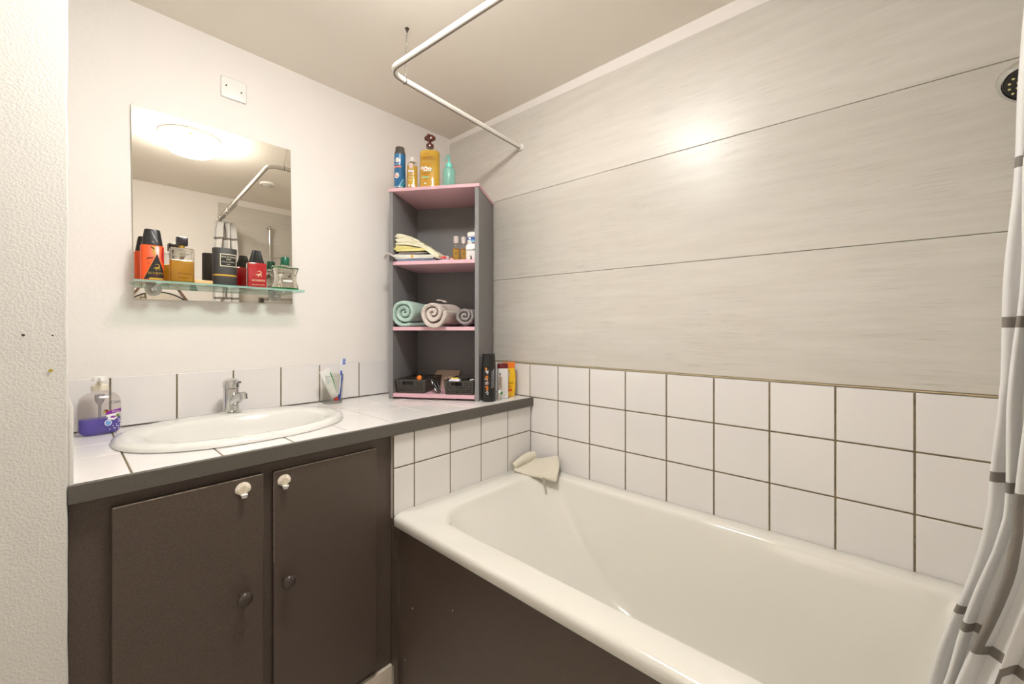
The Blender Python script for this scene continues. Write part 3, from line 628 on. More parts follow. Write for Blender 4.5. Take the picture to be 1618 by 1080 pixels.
# --- baskets on the bottom shelf
def basket(label, a, b, W, D, Hh, taper, turn=0):
    t = on_tower('storage_basket', label, 'basket', a, b, S1, turn, 'black perforated baskets')
    bm = B(); cell = .0072
    def wall(p0, p1, q0, q1, slot):
        # p: bottom corners, q: top corners (3D)
        L = (Vector(q1)-Vector(q0)).length; nu = max(4, int(L/cell)); nv = 8
        P_ = lambda s, t_: (Vector(p0).lerp(Vector(p1), s)).lerp(Vector(q0).lerp(Vector(q1), s), t_)
        cache = {}
        def V(s, t_):
            k = (round(s, 5), round(t_, 5))
            if k not in cache: cache[k] = bm.verts.new(P_(s, t_))
            return cache[k]
        for i in range(nu):
            for j in range(nv):
                s0, s1, t0, t1 = i/nu, (i+1)/nu, j/nv, (j+1)/nv
                if slot and abs((i+.5)/nu-.40) < .19 and j in (5, 6): continue
                c = [V(s0, t0), V(s1, t0), V(s1, t1), V(s0, t1)]
                solid = j in (0, 7) or i in (0, nu-1) or (slot and j in (5, 6) and abs((i+.5)/nu-.40) < .26)
                if solid: bm.faces.new(c); continue
                h = .2; ds, dt = (s1-s0)*h, (t1-t0)*h
                k = [bm.verts.new(P_(x, y)) for x, y in ((s0+ds, t0+dt), (s1-ds, t0+dt), (s1-ds, t1-dt), (s0+ds, t1-dt))]
                for e in range(4): bm.faces.new((c[e], c[(e+1)%4], k[(e+1)%4], k[e]))
    x0, x1, y0, y1 = -W/2, W/2, 0, D; i_ = taper
    lo = [(x0+i_, y0+i_, 0), (x1-i_, y0+i_, 0), (x1-i_, y1-i_, 0), (x0+i_, y1-i_, 0)]; hi = [(x0, y0, Hh), (x1, y0, Hh), (x1, y1, Hh), (x0, y1, Hh)]
    for k in range(4): wall(lo[k], lo[(k+1)%4], hi[k], hi[(k+1)%4], k in (0, 2))
    bm.faces.new([bm.verts.new(p) for p in lo])
    o = new_obj('basket_wall', bm, BASKETP, t, 30); md = o.modifiers.new('t', 'SOLIDIFY'); md.thickness = .0014; md.offset = 0
    bm = B(); loft(bm, [[Vector(p)+Vector((dx*sx, dx*sy, dz)) for p, sx, sy in zip(hi, (-1, 1, 1, -1), (-1, -1, 1, 1))] for dx, dz in ((-.001, -.003), (.002, -.003), (.002, .001), (-.001, .001), (-.001, -.003))], False, False)
    new_obj('rim', bm, BASKETP, t)
    return t
basket('black perforated plastic basket holding an orange ball, left on the bottom shelf', .088, .012, .136, .205, .0575, .007)
basket('black perforated plastic basket holding a yellow packet, right on the bottom shelf', .3065, .006, .130, .185, .0585, .006)
def local(t, bm): return bm
t = on_tower('orange_ball', 'small orange ball resting in the left black basket', 'ball', .1300, .0125, S1+.0675)
bm = B(); bmesh.ops.create_uvsphere(bm, u_segments=24, v_segments=14, radius=.0105); o = new_obj('ball_shell', bm, mat('orange_rubber', 'f08a2a', .5), t, 60)
bm = B(); bmesh.ops.create_circle(bm, cap_ends=True, segments=18, radius=.0062); xform(bm, Matrix.Translation((-.003, -.0100, .002)) @ Matrix.Rotation(-.28, 4, 'Z') @ Matrix.Rotation(PI/2, 4, 'X')); o = new_obj('ball_spot', bm, mat('orange_spot', 'e36a14', .5), t, 'keep')
t = on_tower('toiletry_pouch', 'black pouch lying inside the left black basket', 'pouch', .085, .11, S1+.004)
bm = B(); stack(bm, [(0, .05, .075, 3.5), (.01, .054, .08, 3.5), (.035, .052, .075, 3), (.046, .035, .055, 2.5), (.048, .01, .02, 2)], 36)
for v in bm.verts: v.co += Vector((0, 0, .006*noise.noise(v.co*30)))
new_obj('pouch_body', bm, mat('black_fabric', '171515', .8, bump=.5, bscale=300), t, 60)
bm = B(); tube(bm, [(-.03, 0, .050), (0, .002, .0515), (.03, 0, .050)], .0016, 8); new_obj('zip', bm, DCHROME, t, 60)
t = on_tower('hair_tongs', 'black and chrome hair tongs leaning between the two baskets', 'hair tongs', .195, .04, S1)
bm = B(); tube(bm, [(-.026, .015, .062), (-.018, .006, .052), (-.006, -.002, .034), (.006, -.008, .018), (.016, -.010, .010)], [.004, .0065, .0075, .007, .006], 14); new_obj('handle', bm, BLACKP, t, 60)
bm = B(); tube(bm, [(-.008, .016, .058), (0, .006, .046), (.010, .0, .030), (.022, -.006, .016)], [.003, .0045, .0045, .003], 12); new_obj('handle', bm, BLACKP, t, 60)
bm = B(); tube(bm, [(-.024, .004, .056), (-.018, -.004, .046), (-.012, -.006, .036)], [.0014, .0024, .0014], 8); tube(bm, [(-.004, -.012, .024), (.004, -.017, .014), (.010, -.017, .008)], [.0016, .003, .0016], 8); new_obj('chrome_strip', bm, CHROME, t, 60)
bm = B(); torus(bm, (.016, -.012, .0105), .0075, .0026, 'y', rot=Matrix.Rotation(.5, 4, 'Z')); new_obj('pivot_ring', bm, DCHROME, t, 60)
t = on_tower('power_cord', 'thin pinkish cord hanging between the two black baskets', 'cord', .225, .03, S1)
bm = B(); tube(bm, resample([(-.004, .02, .056), (.002, .004, .050), (.003, -.002, .030), (-.006, -.004, .018), (.004, -.006, .006), (.004, -.004, .0025)], .004), .0018, 8); new_obj('cord_body', bm, mat('pale_pink_rubber', 'b59a94', .5), t, 60)
t = on_tower('sachet', 'white packet with yellow top resting on the front of the right basket', 'packet', .287, .014, S1+.0565, .05)
bm = B(); stack(bm, [(0, .023, .012, 5), (.003, .0245, .013, 5), (.009, .021, .010, 5), (.011, .017, .007, 5)], 32); new_obj('packet_body', bm, mat('lilac_white_foil', 'd9d3dc', .3), t, 30)
bm = B(); box(bm, -.0155, .0155, -.0075, .0055, .0095, .0145, .0012); new_obj('yellow_top', bm, YELP, t)
for x in (-.022, .019):
    bm = B(); box(bm, x, x+.003, -.014, -.0, .001, .005, .0008, 1); new_obj('packet_ear', bm, WHT, t)
t = on_tower('cotton_pack', 'crumpled dark packet inside the right black basket', 'packet', .315, .10, S1+.004)
bm = B(); stack(bm, [(0, .04, .05, 4), (.02, .046, .055, 4), (.04, .042, .05, 3), (.048, .02, .03, 2.5)], 32)
for v in bm.verts: v.co += Vector((.004*noise.noise(v.co*40), .004*noise.noise(v.co*41), .006*noise.noise(v.co*42)))
new_obj('packet_body', bm, mat('black_film', '201c1e', .25), t, 40)
t = on_tower('folded_tissue', 'scrap of white tissue at the right end of the right basket', 'tissue', .361, .016, S1+.0595, .4)
bm = B(); bmesh.ops.create_grid(bm, x_segments=6, y_segments=6, size=.009)
for v in bm.verts: v.co.z = .004*noise.noise(v.co*160)+.004+.2*v.co.x
o = new_obj('tissue_sheet', bm, WHT, t, 60); md = o.modifiers.new('t', 'SOLIDIFY'); md.thickness = .001
t = on_tower('carton', 'beige cardboard box at the back of the bottom tower shelf', 'box', .178, .236, S1)
CARD = mat('beige_card', 'dcc8b0', .6)
bm = B(); box(bm, -.060, .060, -.020, .020, 0, .052, .001, 1); new_obj('carton_body', bm, CARD, t)
bm = B(); v = [(-.062, -.021, .052), (.062, -.021, .052), (.058, .018, .078), (-.056, .018, .078)]; f = bm.faces.new([bm.verts.new(p) for p in v]); o = new_obj('carton_flap', bm, CARD, t, 'keep'); md = o.modifiers.new('t', 'SOLIDIFY'); md.thickness = .0016
bm = B(); box(bm, .008, .0095, -.0223, -.0205, .030, .0515); new_obj('flap_slit', bm, mat('card_shadow_brown', '8f7b66', .8), t)

# ------------------------------------------------------------------ bottles beside the tower, right end of worktop
ZC = CT+.0006
BMET = mat('black_can_paint', '2b2a29', .28, .3)
t = thing('hairspray_can', 'tall black aerosol can beside the shelf tower', 'can', (-.2035, -.503, ZC), -.95)
R = .0300
bm = B(); lathe(bm, [(R-.002, 0), (R, .003), (R, .135), (R-.001, .139)], 36); new_obj('can_body', bm, BMET, t, 40)
bm = B(); lathe(bm, [(R-.0012, .1395), (R-.001, .145), (.0265, .188), (.0255, .196), (.001, .198)], 36); new_obj('cap', bm, BLACKP, t, 35)
it = [('disc', -.013, .136, .0045, .0045, 0), ('poly', [(-.016, .130), (-.002, .128), (-.005, .114), (-.015, .122)], 1)]
for k in range(14): it.append(('rect', -.020+random.random()*.010, -.008+random.random()*.006, .030+k*.006, .0335+k*.006, random.choice([0, 0, 1, 2])))
for k in range(9): it.append(('line', [(.008, .058+k*.008), (.014, .060+k*.008), (.022, .064+k*.009)], .002, 1))
it.append(('line', [(.020, .140), (.026, .118), (.027, .080), (.024, .05), (.016, .03)], .0012, 3))
prints(t, it, [ORNP, mat('silver_print', 'c8c8cc', .3, .5), mat('rust_print', 'a2461c', .5), DKGREY], cyl(R, .25))
t = thing('travel_tube', 'tiny white bottle squeezed between the black can and the white bottle', 'bottle', (-.160, -.5225, ZC), 0)
bm = B(); lathe(bm, [(.0065, 0), (.0075, .002), (.0075, .024), (.004, .029)], 16); new_obj('bottle_body', bm, clear('cloudy_plastic', 'eae8e0', 'dedad0', .6), t, 50)
bm = B(); lathe(bm, [(.0055, .0292), (.005, .037), (.001, .040)], 16); new_obj('cap', bm, WHITEP, t, 50)
t = thing('lotion_bottle', 'white bottle with dark red cap in front of the yellow one', 'bottle', (-.1195, -.5035, ZC), -.55)
bm = B(); stack(bm, [(0, .022, .015, 2.6), (.003, .0245, .0175, 2.6), (.128, .0235, .0170, 2.6), (.131, .020, .0155, 2.4)], 36); new_obj('bottle_body', bm, mat('pearl_plastic', 'dedad6', .35), t, 40)
bm = B(); stack(bm, [(.1312, .0240, .0172, 2.4), (.148, .0235, .0168, 2.4), (.151, .021, .015, 2.4), (.1512, .001, .001, 2)], 36); new_obj('cap', bm, mat('dark_red_plastic', '6b1f22', .3), t, 40)
prints(t, [('rect', -.020, -.006, .040, .095, 0), ('poly', [(-.020, .022), (-.007, .018), (-.005, .030), (-.019, .034)], 1), ('line', [(-.018, .060), (-.014, .082), (-.017, .112)], .003, 2), ('line', [(-.012, .050), (-.016, .070)], .002, 2), ('disc', -.015, .106, .003, .005, 2)], [mat('tan_print', 'c0aa94', .5), mat('green_leaf_print', '2e8b3a', .5), mat('grey_print', '6a6660', .5)], on_se(.0245, .0175, 2.6))
t = thing('sun_lotion_bottle', 'yellow bottle with orange cap, rightmost on the worktop', 'bottle', (-.0665, -.4905, ZC), -.42)
SUNY = mat('sun_yellow_plastic', 'f6c21c', .35)
bm = B(); stack(bm, [(0, .024, .013, 2.8), (.003, .027, .0155, 2.8), (.04, .0305, .0175, 2.8), (.09, .0315, .018, 2.8), (.12, .0275, .0165, 2.8), (.128, .0245, .0155, 2.8)], 40); new_obj('bottle_body', bm, SUNY, t, 50)
bm = B(); stack(bm, [(.1283, .0285, .0165, 2.8), (.148, .0285, .0165, 2.8), (.152, .027, .0155, 2.8), (.1522, .001, .001, 2)], 40); new_obj('cap', bm, mat('orange_plastic', 'f2802a', .35), t, 40)
prints(t, [('disc', -.010, .098, .007, .010, 0), ('disc', -.006, .112, .004, .004, 0), ('line', [(-.012, .090), (-.009, .076), (-.013, .066)], .004, 0), ('disc', -.004, .1135, .0018, .0018, 3), ('text', 'Solair', .0, .058, .010, 1), ('rect', -.008, .004, .047, .049, 1), ('rect', -.010, .006, .041, .0425, 2), ('rect', -.016, .008, .026, .036, 2), ('disc', -.02, .075, .003, .010, 2)], [mat('cream_print', 'f4e2c8', .5), mat('brown_text', '7a3c10', .5), RED_O, BLK], on_se(.031, .018, 2.8))

# ------------------------------------------------------------------ soap bottle and toothbrush glass
t = thing('soap_dispenser', 'clear pump bottle half full of violet soap at the left end of the worktop', 'soap dispenser', (-1.331, -.075, ZC), .10)
bm = B(); 
def sb(z, k=0, h=.0415): return (z, h-k, .021-k, 3.2)
stack(bm, [sb(0, .008), sb(.003, .003), sb(.012, 0, .0445), sb(.085, 0, .0445), sb(.103, .004, .0445), sb(.112, .011, .0445), (.117, .026, .015, 2.5), (.119, .018, .014, 2), (.124, .0165, .0135, 2)], 44); new_obj('bottle_body', bm, clear('clear_bottle_plastic', 'f4f1ee', 'ffffff', .05), t, 45)
bm = B(); stack(bm, [sb(.0015, .010), sb(.004, .0055), sb(.012, .0022, .0445), sb(.0455, .0022, .0445)], 44); new_obj('soap', bm, clear('violet_liquid', 'a594ec', '6a50dc', .6), t, 45)
bm = B(); lathe(bm, [(.0175, .1245), (.018, .127), (.018, .138), (.010, .142), (.006, .143), (.006, .152)], 26); new_obj('pump_collar', bm, CREAMP, t, 40)
bm = B(); stack(bm, [(.150, .014, .010, 2.5), (.156, .0165, .011, 2.5), (.163, .014, .009, 2.5), (.1645, .002, .002, 2)], 26); tube(bm, [(0, 0, .157), (0, -.03, .157), (0, -.037, .150)], [.006, .005, .0035], 10); new_obj('pump_head', bm, WHITEP, t, 50)
bm = B(); lathe(bm, [(.0105, .112), (.0105, .098), (.007, .088), (.0035, .084), (.0025, .02)], 16); new_obj('dip_tube', bm, clear('cloudy_tube', 'dcd8d8', 'c8c4c8', .5), t, 50)
VIO = mat('violet_print', '8a2a9c', .4)
prints(t, [('text', 'Cien', .0295, .086, .0085, 1), ('rect', .010, .0425, .0655, .0665, 0), ('poly', [(.009, .055), (.0425, .060), (.0425, .070), (.009, .065)], 2), ('text', 'Blume', .030, .0605, .0045, 0), ('poly', [(.010, .049), (.036, .052), (.036, .058), (.010, .0545)], 0), ('disc', .010, .066, .005, .0045, 3), ('disc', .006, .064, .003, .003, 4), ('disc', .0115, .0645, .0018, .0018, 5),
           ('poly', [(.012, .042), (.026, .038), (.036, .046), (.032, .051), (.014, .050)], 0), ('disc', .024, .0475, .006, .003, 2), ('disc', .014, .032, .0078, .0085, 0), ('disc', .014, .032, .0062, .007, 6), ('disc', .034, .050, .004, .005, 7)] + [('disc', .012+.03*random.random(), .010+.03*random.random(), .0012, .0012, 0) for _ in range(16)],
         [mat('white_label', 'f0edf2', .4), mat('navy_letters', '26305e', .4), VIO, BROWNP, mat('leaf_yellow', 'b0a23a', .5), REDP, mat('badge_blue', '6fa0dc', .4), mat('olive_print', '7d8b4a', .5)], on_se(.0445, .021, 3.2))
gx, gy = -.661, -.066
t = thing('tooth_glass', 'clear drinking glass holding toothpaste and a toothbrush beside the basin', 'glass', (gx, gy, ZC))
GL = clear('drinking_glass', 'fafaf8', gloss=1.2)
bm = B(); lathe(bm, [(.033, 0), (.0355, .002), (.0415, .112), (.0405, .1125), (.0345, .010), (.001, .009)], 40); new_obj('glass_wall', bm, GL, t, 40)
bm = B(); torus(bm, (0, 0, .112), .041, .0009, N=40); new_obj('glass_rim', bm, clear('glass_rim', 'd9d9d6', 'c8c8c4', .35), t, 60)
bm = B(); torus(bm, (0, 0, .004), .0335, .003, N=40); new_obj('glass_foot', bm, clear('glass_rim', 'c9c9c6'), t, 60)
t = thing('toothpaste_tube', 'white toothpaste tube with green stripe and red cap in the glass', 'toothpaste', (gx+.013, gy-.006, ZC+.0105))
Mt = Matrix.Rotation(-.40, 4, 'Y') @ Matrix.Rotation(.06, 4, 'X')
bm = B(); stack(bm, [(.014, .0085, .0085, 2), (.020, .015, .013, 2), (.045, .0175, .012, 2), (.100, .0195, .0055, 2), (.128, .0205, .0018, 3), (.138, .0205, .0018, 4)], 32); xform(bm, Mt); new_obj('tube_body', bm, mat('toothpaste_white', 'eeeeea', .3), t, 50)
bm = B(); lathe(bm, [(.0085, 0), (.009, .001), (.0085, .0145)], 20); xform(bm, Mt); new_obj('cap', bm, mat('red_cap_plastic', 'd23a30', .35), t, 50)
def tp(x, z, l):
    k = min(1, max(0, (z-.045)/.083)); hy = .012*(1-k)+.0018*k
    if z < .045: hy = .0125
    hx = .0195; y = hy*math.sqrt(max(0, 1-(x/.021)**2)); return Mt @ Vector((x, -(y+l+.0004), z))
prints(t, [('line', [(.006, .032), (.011, .06), (.015, .085), (.0165, .118)], [.001, .003, .005, .005], 0), ('line', [(-.012, .080), (-.004, .086), (.004, .082)], .003, 1), ('rect', -.014, .006, .090, .092, 1), ('text', 'Signal', -.003, .100, .005, 1)], [mat('green_stripe', '3f9a52', .4), mat('pale_teal_print', 'a8d4cc', .4)], tp)
t = thing('toothbrush', 'blue and white toothbrush standing in the glass', 'toothbrush', (gx+.022, gy-.010, ZC+.0105))
Mb = Matrix.Rotation(.085, 4, 'Y') @ Matrix.Rotation(-.04, 4, 'X')
BB = mat('brush_blue', '1f49b0', .3); BW = mat('brush_white', 'e6ebf2', .3)
bm = B(); tube(bm, [(0, 0, 0), (0, 0, .012), (.001, 0, .03), (.002, 0, .06), (.004, 0, .085), (.002, 0, .105), (0, 0, .118)], [.004, .0055, .005, .0042, .005, .0036, .0030], 14); xform(bm, Mb); new_obj('handle', bm, BB, t, 60)
bm = B(); tube(bm, [(-.0025, -.002, .022), (-.002, -.0025, .06), (-.001, -.0025, .10)], [.002, .0035, .002], 10); tube(bm, [(0, 0, .118), (0, 0, .135), (0, 0, .146), (0, 0, .168)], [.0025, .0025, .0045, .004], 12); xform(bm, Mb); new_obj('white_neck', bm, BW, t, 60)
bm = B()
for i in range(3):
    for j in range(6): 
        z = .144+.0042*j; tube(bm, [(.003, -.003+.003*i, z), (.0145+.0015*math.sin(j*2), -.0032+.0032*i, z+.001)], .0015, 6)
xform(bm, Mb); new_obj('bristles', bm, mat('bristle_blue', '2258c8', .5), t)

# ------------------------------------------------------------------ mirror with its glass shelf
MC = Vector((-1.0265, -.0005, 1.578)); mr = thing('wall_mirror', 'frameless rectangular mirror hung slightly askew above the basin', 'mirror', MC)
mr.rotation_euler = (0, -math.radians(.72), 0)
MW, MH = .2305, .3010
bm = B(); box(bm, -MW, MW, -.0065, 0, -MH, MH, .0008, 1); new_obj('mirror_backing', bm, mat('mirror_edge', 'c9c4b2', .3), mr)
SILVER = bpy.data.materials.new('mirror_silver'); SILVER.use_nodes = True; p_ = SILVER.node_tree.nodes['Principled BSDF']
p_.inputs['Metallic'].default_value = 1; p_.inputs['Roughness'].default_value = .0; p_.inputs['Base Color'].default_value = lin('e9e4da')
bm = B(); f = bm.faces.new([bm.verts.new(p) for p in ((-MW+.001, -.0068, -MH+.001), (MW-.001, -.0068, -MH+.001), (MW-.001, -.0068, MH-.001), (-MW+.001, -.0068, MH-.001))]); new_obj('mirror_glass', bm, SILVER, mr, 'keep')
SZ = 1.3265
gs = thing('glass_shelf', 'narrow clear glass shelf in front of the lower part of the mirror', 'shelf', (-1.028, -.007, SZ-.005))
bm = B(); box(bm, -.236, .234, -.123, -.002, -.003, .005, .0006, 1, 0)
for f in bm.faces:
    if abs(f.normal.z) < .5: f.material_index = 1
gl = new_obj('glass_plate', bm, [clear('shelf_glass', 'eaf6f2', 'ffffff', .02), clear('green_glass_edge', 'c4ecdd', 'bcecdc', .6)], gs)
for x in (-.180, .170):
    bm = B(); lathe(bm, [(.001, 0), (.0205, 0), (.0205, .012), (.019, .016), (.012, .0165)], 28); xform(bm, Matrix.Translation((x, -.0005, -.0145)) @ Matrix.Rotation(PI/2, 4, 'X'))
    bk = new_obj('bracket', bm, clear('clear_acrylic', 'f0f0ec', 'e4e2dc', .45, gloss=2), gs, 40)
    bm = B(); lathe(bm, [(.001, .016), (.0075, .0165), (.007, .021), (.001, .0215)], 18); xform(bm, Matrix.Translation((x, -.0005, -.0145)) @ Matrix.Rotation(PI/2, 4, 'X')); new_obj('bracket_screw', bm, CHROME, bk, 40)
    bm = B(); tube(bm, [(x, -.018, -.004), (x, -.095, -.0045)], .0035, 10); new_obj('bracket_arm', bm, clear('clear_acrylic', 'f0f0ec'), bk, 40)

ZG = SZ+.0005
def sh_thing(name, label, cat, x, y, rz=0, group=None): return thing(name, label, cat, (x, y, ZG), rz, group)
BRONZE = mat('dark_bottle_side', '3a2a20', .3)
t = sh_thing('deodorant_bottle', 'orange and black body spray with black slanted cap, leftmost on the glass shelf', 'bottle', -1.219, -.082, -.05)
OR = mat('bright_orange_print', 'f2561a', .3)
bm = B(); stack(bm, [(0, .025, .015, 3.2), (.002, .0275, .0175, 3.2), (.104, .0275, .0175, 3.2), (.107, .025, .0155, 3)], 40); new_obj('bottle_body', bm, [OR], t, 40)
bm = B(); stack(bm, [(.1072, .0250, .0165, 2.8), (.112, .0245, .016, 2.8), (.150, .0190, .013, 2.6), (.155, .0175, .012, 2.6), (.1555, .001, .001, 2)], 36); new_obj('cap', bm, BLACKP, t, 40)
cw = lambda x, z, l: (x, -((.0163-(z-.112)*.09)*max(0, 1-abs(x/.026)**2.8)**(1/2.8)+l+.0006), z)
prints(t, [('line', [(-.003, .150), (.004, .132), (.012, .116)], [.001, .0035, .001], 0), ('line', [(-.001, .118), (.004, .113)], .002, 0)], [mat('grey_gloss', 'a8a8aa', .3)], cw, 'cap_streak')
it = [('poly', [(.0265, .004), (.0265, .102), (.0225, .102), (.0195, .07), (.0265, .045)], 3), ('poly', [(-.002, .104), (.005, .104), (.006, .074), (.001, .080)], 2), ('poly', [(-.020, .004), (.0105, .082), (.0265, .028), (.0265, .004)], 1), ('line', [(-.021, .003), (.010, .083), (.020, .050)], .0008, 2),
      ('line', [(-.014, .062), (-.010, .067), (-.002, .068), (.003, .071)], [.001, .004, .003, .001], 1), ('line', [(-.012, .052), (-.008, .051)], .002, 1), ('line', [(-.004, .101), (.004, .095)], .003, 1)]
it += scorpion(.010, .040, .012, 2) + [('text', 'SCORPIO', .009, .0195, .0068, 2), ('text', 'FURY', .009, .0132, .004, 3), ('rect', -.008, .025, .0035, .0088, 2)]
prints(t, it, [OR, BLK, GOLD, mat('crimson_print', 'b81e2c', .4)], on_se(.0275, .0175, 3.2))
t = sh_thing('cologne_bottle', 'square clear cologne bottle half full of golden liquid on the glass shelf', 'bottle', -1.1475, -.080, -.06)
CG = bpy.data.materials.new('thick_glass'); CG.use_nodes = True; p_ = CG.node_tree.nodes['Principled BSDF']
p_.inputs['Transmission Weight'].default_value = 1; p_.inputs['Roughness'].default_value = .01; p_.inputs['IOR'].default_value = 1.46; p_.inputs['Base Color'].default_value = (.97, .98, .96, 1)
bm = B(); box(bm, -.0305, .0305, -.0155, .0155, 0, .110, .005, 3); new_obj('bottle_body', bm, CG, t, 40)
bm = B(); box(bm, -.0265, .0265, -.0120, .0120, .006, .071, .003, 2); new_obj('cologne', bm, clear('cologne_liquid', 'f8dc80', 'f8c21c', .7), t, 40)
bm = B(); lathe(bm, [(.0075, .1105), (.0075, .118)], 20); new_obj('neck', bm, GOLD, t, 40)
bm = B(); box(bm, -.0145, .0145, -.0125, .0125, .118, .144, .002, 2); new_obj('cap', bm, mat('dark_violet_cap', '2a2528', .25), t, 40)
prints(t, [('text', 'Acier', .006, .086, .0085, 0), ('text', 'BOURJOIS', .006, .026, .0055, 1), ('rect', -.010, .018, .015, .0165, 1)], [mat('grey_letters', '57534c', .4), BROWNP], flat(.0158))
t = sh_thing('soap_bar', 'flat peach coloured soap bar between the cologne and the black tin', 'soap', -1.090, -.070, -.03)
bm = B(); box(bm, -.0265, .0265, -.014, .014, 0, .014, .004, 3); new_obj('bar', bm, mat('peach_soap', 'ecba84', .5), t, 50)
t = sh_thing('perfume_tin', 'curved matt black perfume tin with gold stripe on the glass shelf', 'tin', -1.0335, -.080, -.04)
MBK = mat('matt_black_card', '34312e', .55, speck=.15, sscale=500)
bm = B(); stack(bm, [(0, .0335, .020, 2.6), (.001, .0345, .021, 2.6), (.123, .0345, .021, 2.6), (.1245, .0335, .020, 2.6)], 48); new_obj('tin_body', bm, MBK, t, 40)
w_ = on_se(.0345, .021, 2.6)
it = [('rect', -.0335, .0335, .031, .0365, 0), ('rect', -.0165, .031, .063, .105, 1), ('rect', -.0145, .029, .0655, .1025, 2), ('text', 'BOIS EXTREME', .0072, .0925, .0052, .85, 1), ('text', '2004', .0072, .085, .0052, 1), ('text', 'POUR HOMME', .0072, .0765, .004, 1), ('rect', .002, .0125, .070, .0715, 1)]
prints(t, it, [GOLD, mat('ivory_print', 'e6dfc0', .5), BLK], w_)
REDG = mat('red_glass', 'b01520', .12, coat=1.0)
t = sh_thing('perfume_bottle', 'red perfume bottle with black ribbed cap and scorpion mark', 'bottle', -.9405, -.085, -.04)
bm = B(); box(bm, -.0285, .0285, -.0155, .0155, 0, .087, .0035, 2); new_obj('bottle_body', bm, REDG, t, 40)
bm = B(); rings = []
for z, k in ((.0872, 1), (.089, 1.02), (.122, .64), (.130, .56), (.131, .5)):
    r = []
    for i in range(72):
        a = 2*PI*i/72; q = 1+.03*math.cos(i*PI); r.append((.0225*k*q*math.copysign(abs(math.cos(a))**.8, math.cos(a)), .0155*k*q*math.copysign(abs(math.sin(a))**.8, math.sin(a)), z))
    rings.append(r)
loft(bm, rings); new_obj('cap', bm, BLACKP, t, 25)
prints(t, scorpion(.004, .047, .0135, 0) + [('text', 'SCORPIO', .003, .0215, .0072, 0), ('text', 'EAU DE TOILETTE', .003, .0075, .0038, .9, 0), ('line', [(-.026, .082), (-.015, .083), (-.01, .0815)], .0012, 0)], [mat('pale_gold_print2', 'f0d8b0', .4)], flat(.0158))
t = sh_thing('aftershave_bottle', 'wide clear aftershave bottle with green cap, rightmost on the glass shelf', 'bottle', -.8465, -.083, -.05)
bm = B(); stack(bm, [(0, .044, .016, 4), (.003, .0455, .0175, 4), (.012, .0435, .017, 4), (.035, .0375, .0165, 4), (.055, .0375, .0165, 4), (.075, .0435, .017, 4), (.081, .0455, .017, 4), (.0835, .043, .014, 4), (.086, .016, .010, 2.4), (.0895, .0155, .010, 2)], 48); new_obj('bottle_body', bm, CG, t, 35)
bm = B(); stack(bm, [(.0015, .0425, .0145, 4), (.007, .0425, .0155, 4)], 48); new_obj('green_liquid', bm, clear('green_liquid', '3fb552', '2fae44', .75), t, 35)
bm = B(); lathe(bm, [(.0145, .0898), (.0150, .091), (.0145, .118), (.013, .120), (.001, .120)], 28); new_obj('cap', bm, mat('dark_green_plastic', '155f46', .3), t, 40)
circ = lambda cx, cz, rx, rz: [(cx+rx*math.cos(2*PI*i/24), cz+rz*math.sin(2*PI*i/24)) for i in range(25)]
prints(t, [('line', circ(.002, .058, .0185, .0155), .0012, 0), ('text', 'Royal', .002, .058, .0065, 1), ('rect', -.012, .016, .052, .0535, 1), ('rect', -.012, .020, .028, .035, 2), ('rect', -.009, .014, .021, .0225, 1)], [mat('glass_relief', 'bab6ac', .3), mat('grey_letters2', '77726a', .4), WHT], flat(.0172))

# ------------------------------------------------------------------ wall plate, lamp, vent
t = thing('blanking_plate', 'square white blanking plate with two screws above the mirror', 'wall plate', (-.9885, 0, 2.037))
bm = B(); loft(bm, [[(p[0], 0-dy, p[1]) for p in rr(0, 0, .0395-i, .0375-i, .006, 0, 4)] for dy, i in ((0, 0), (.005, 0), (.0075, .002), (.008, .004))]); new_obj('plate', bm, mat('white_plate', 'efede8', .3), t, 50)
for x, z in ((-.024, .004), (.022, -.004)):
    bm = B(); lathe(bm, [(.0028, 0), (.0028, .0006)], 14); xform(bm, Matrix.Translation((x, -.0081, z)) @ Matrix.Rotation(PI/2, 4, 'X')); new_obj('screw', bm, hole, t)
LX, LY = -.945, -1.0
lamp = thing('ceiling_lamp', 'round white ceiling lamp, lit, seen in the mirror', 'lamp', (LX, LY, H))
bm = B(); lathe(bm, [(.001, 0), (.132, 0), (.134, -.006), (.130, -.012), (.118, -.014)], 48); new_obj('base', bm, WHITEP, lamp, 40)
bm = B(); lathe(bm, [(.114, -.013), (.116, -.018), (.116, -.040)], 48); collar = new_obj('collar', bm, CREAMP, lamp, 40)
em = bpy.data.materials.new('lit_diffuser'); em.use_nodes = True; p_ = em.node_tree.nodes['Principled BSDF']; p_.inputs['Base Color'].default_value = (.9, .9, .88, 1)
p_.inputs['Emission Color'].default_value = (1, .985, .96, 1); p_.inputs['Emission Strength'].default_value = LAMP_POWER
em0 = em.copy(); em0.name = 'lit_collar_glass'; em0.node_tree.nodes['Principled BSDF'].inputs['Emission Strength'].default_value = LAMP_POWER*.05
collar.data.materials[0] = em0
bm = B(); lathe(bm, [(.1155, -.0405), (.116, -.052), (.110, -.070), (.092, -.084), (.060, -.093), (.025, -.096), (.001, -.0965)], 48); new_obj('diffuser', bm, em, lamp, 60)
bm = B(); lathe(bm, [(.005, 0), (.005, .006), (.001, .0065)], 12); xform(bm, Matrix.Translation((-.02, .1165, -.028)) @ Matrix.Rotation(-PI/2, 4, 'X')); new_obj('screw', bm, GOLD, lamp, 40)
hl = thing('hall_fill_lamp', 'added unseen fill lamp on the hallway ceiling outside the open door', 'lamp', (-3.0, -.55, H))  # unseen lamp, added to soften the bathroom light from behind the camera
bm = B(); lathe(bm, [(.001, 0), (.25, 0), (.25, -.02)], 40); new_obj('base', bm, WHITEP, hl, 40)
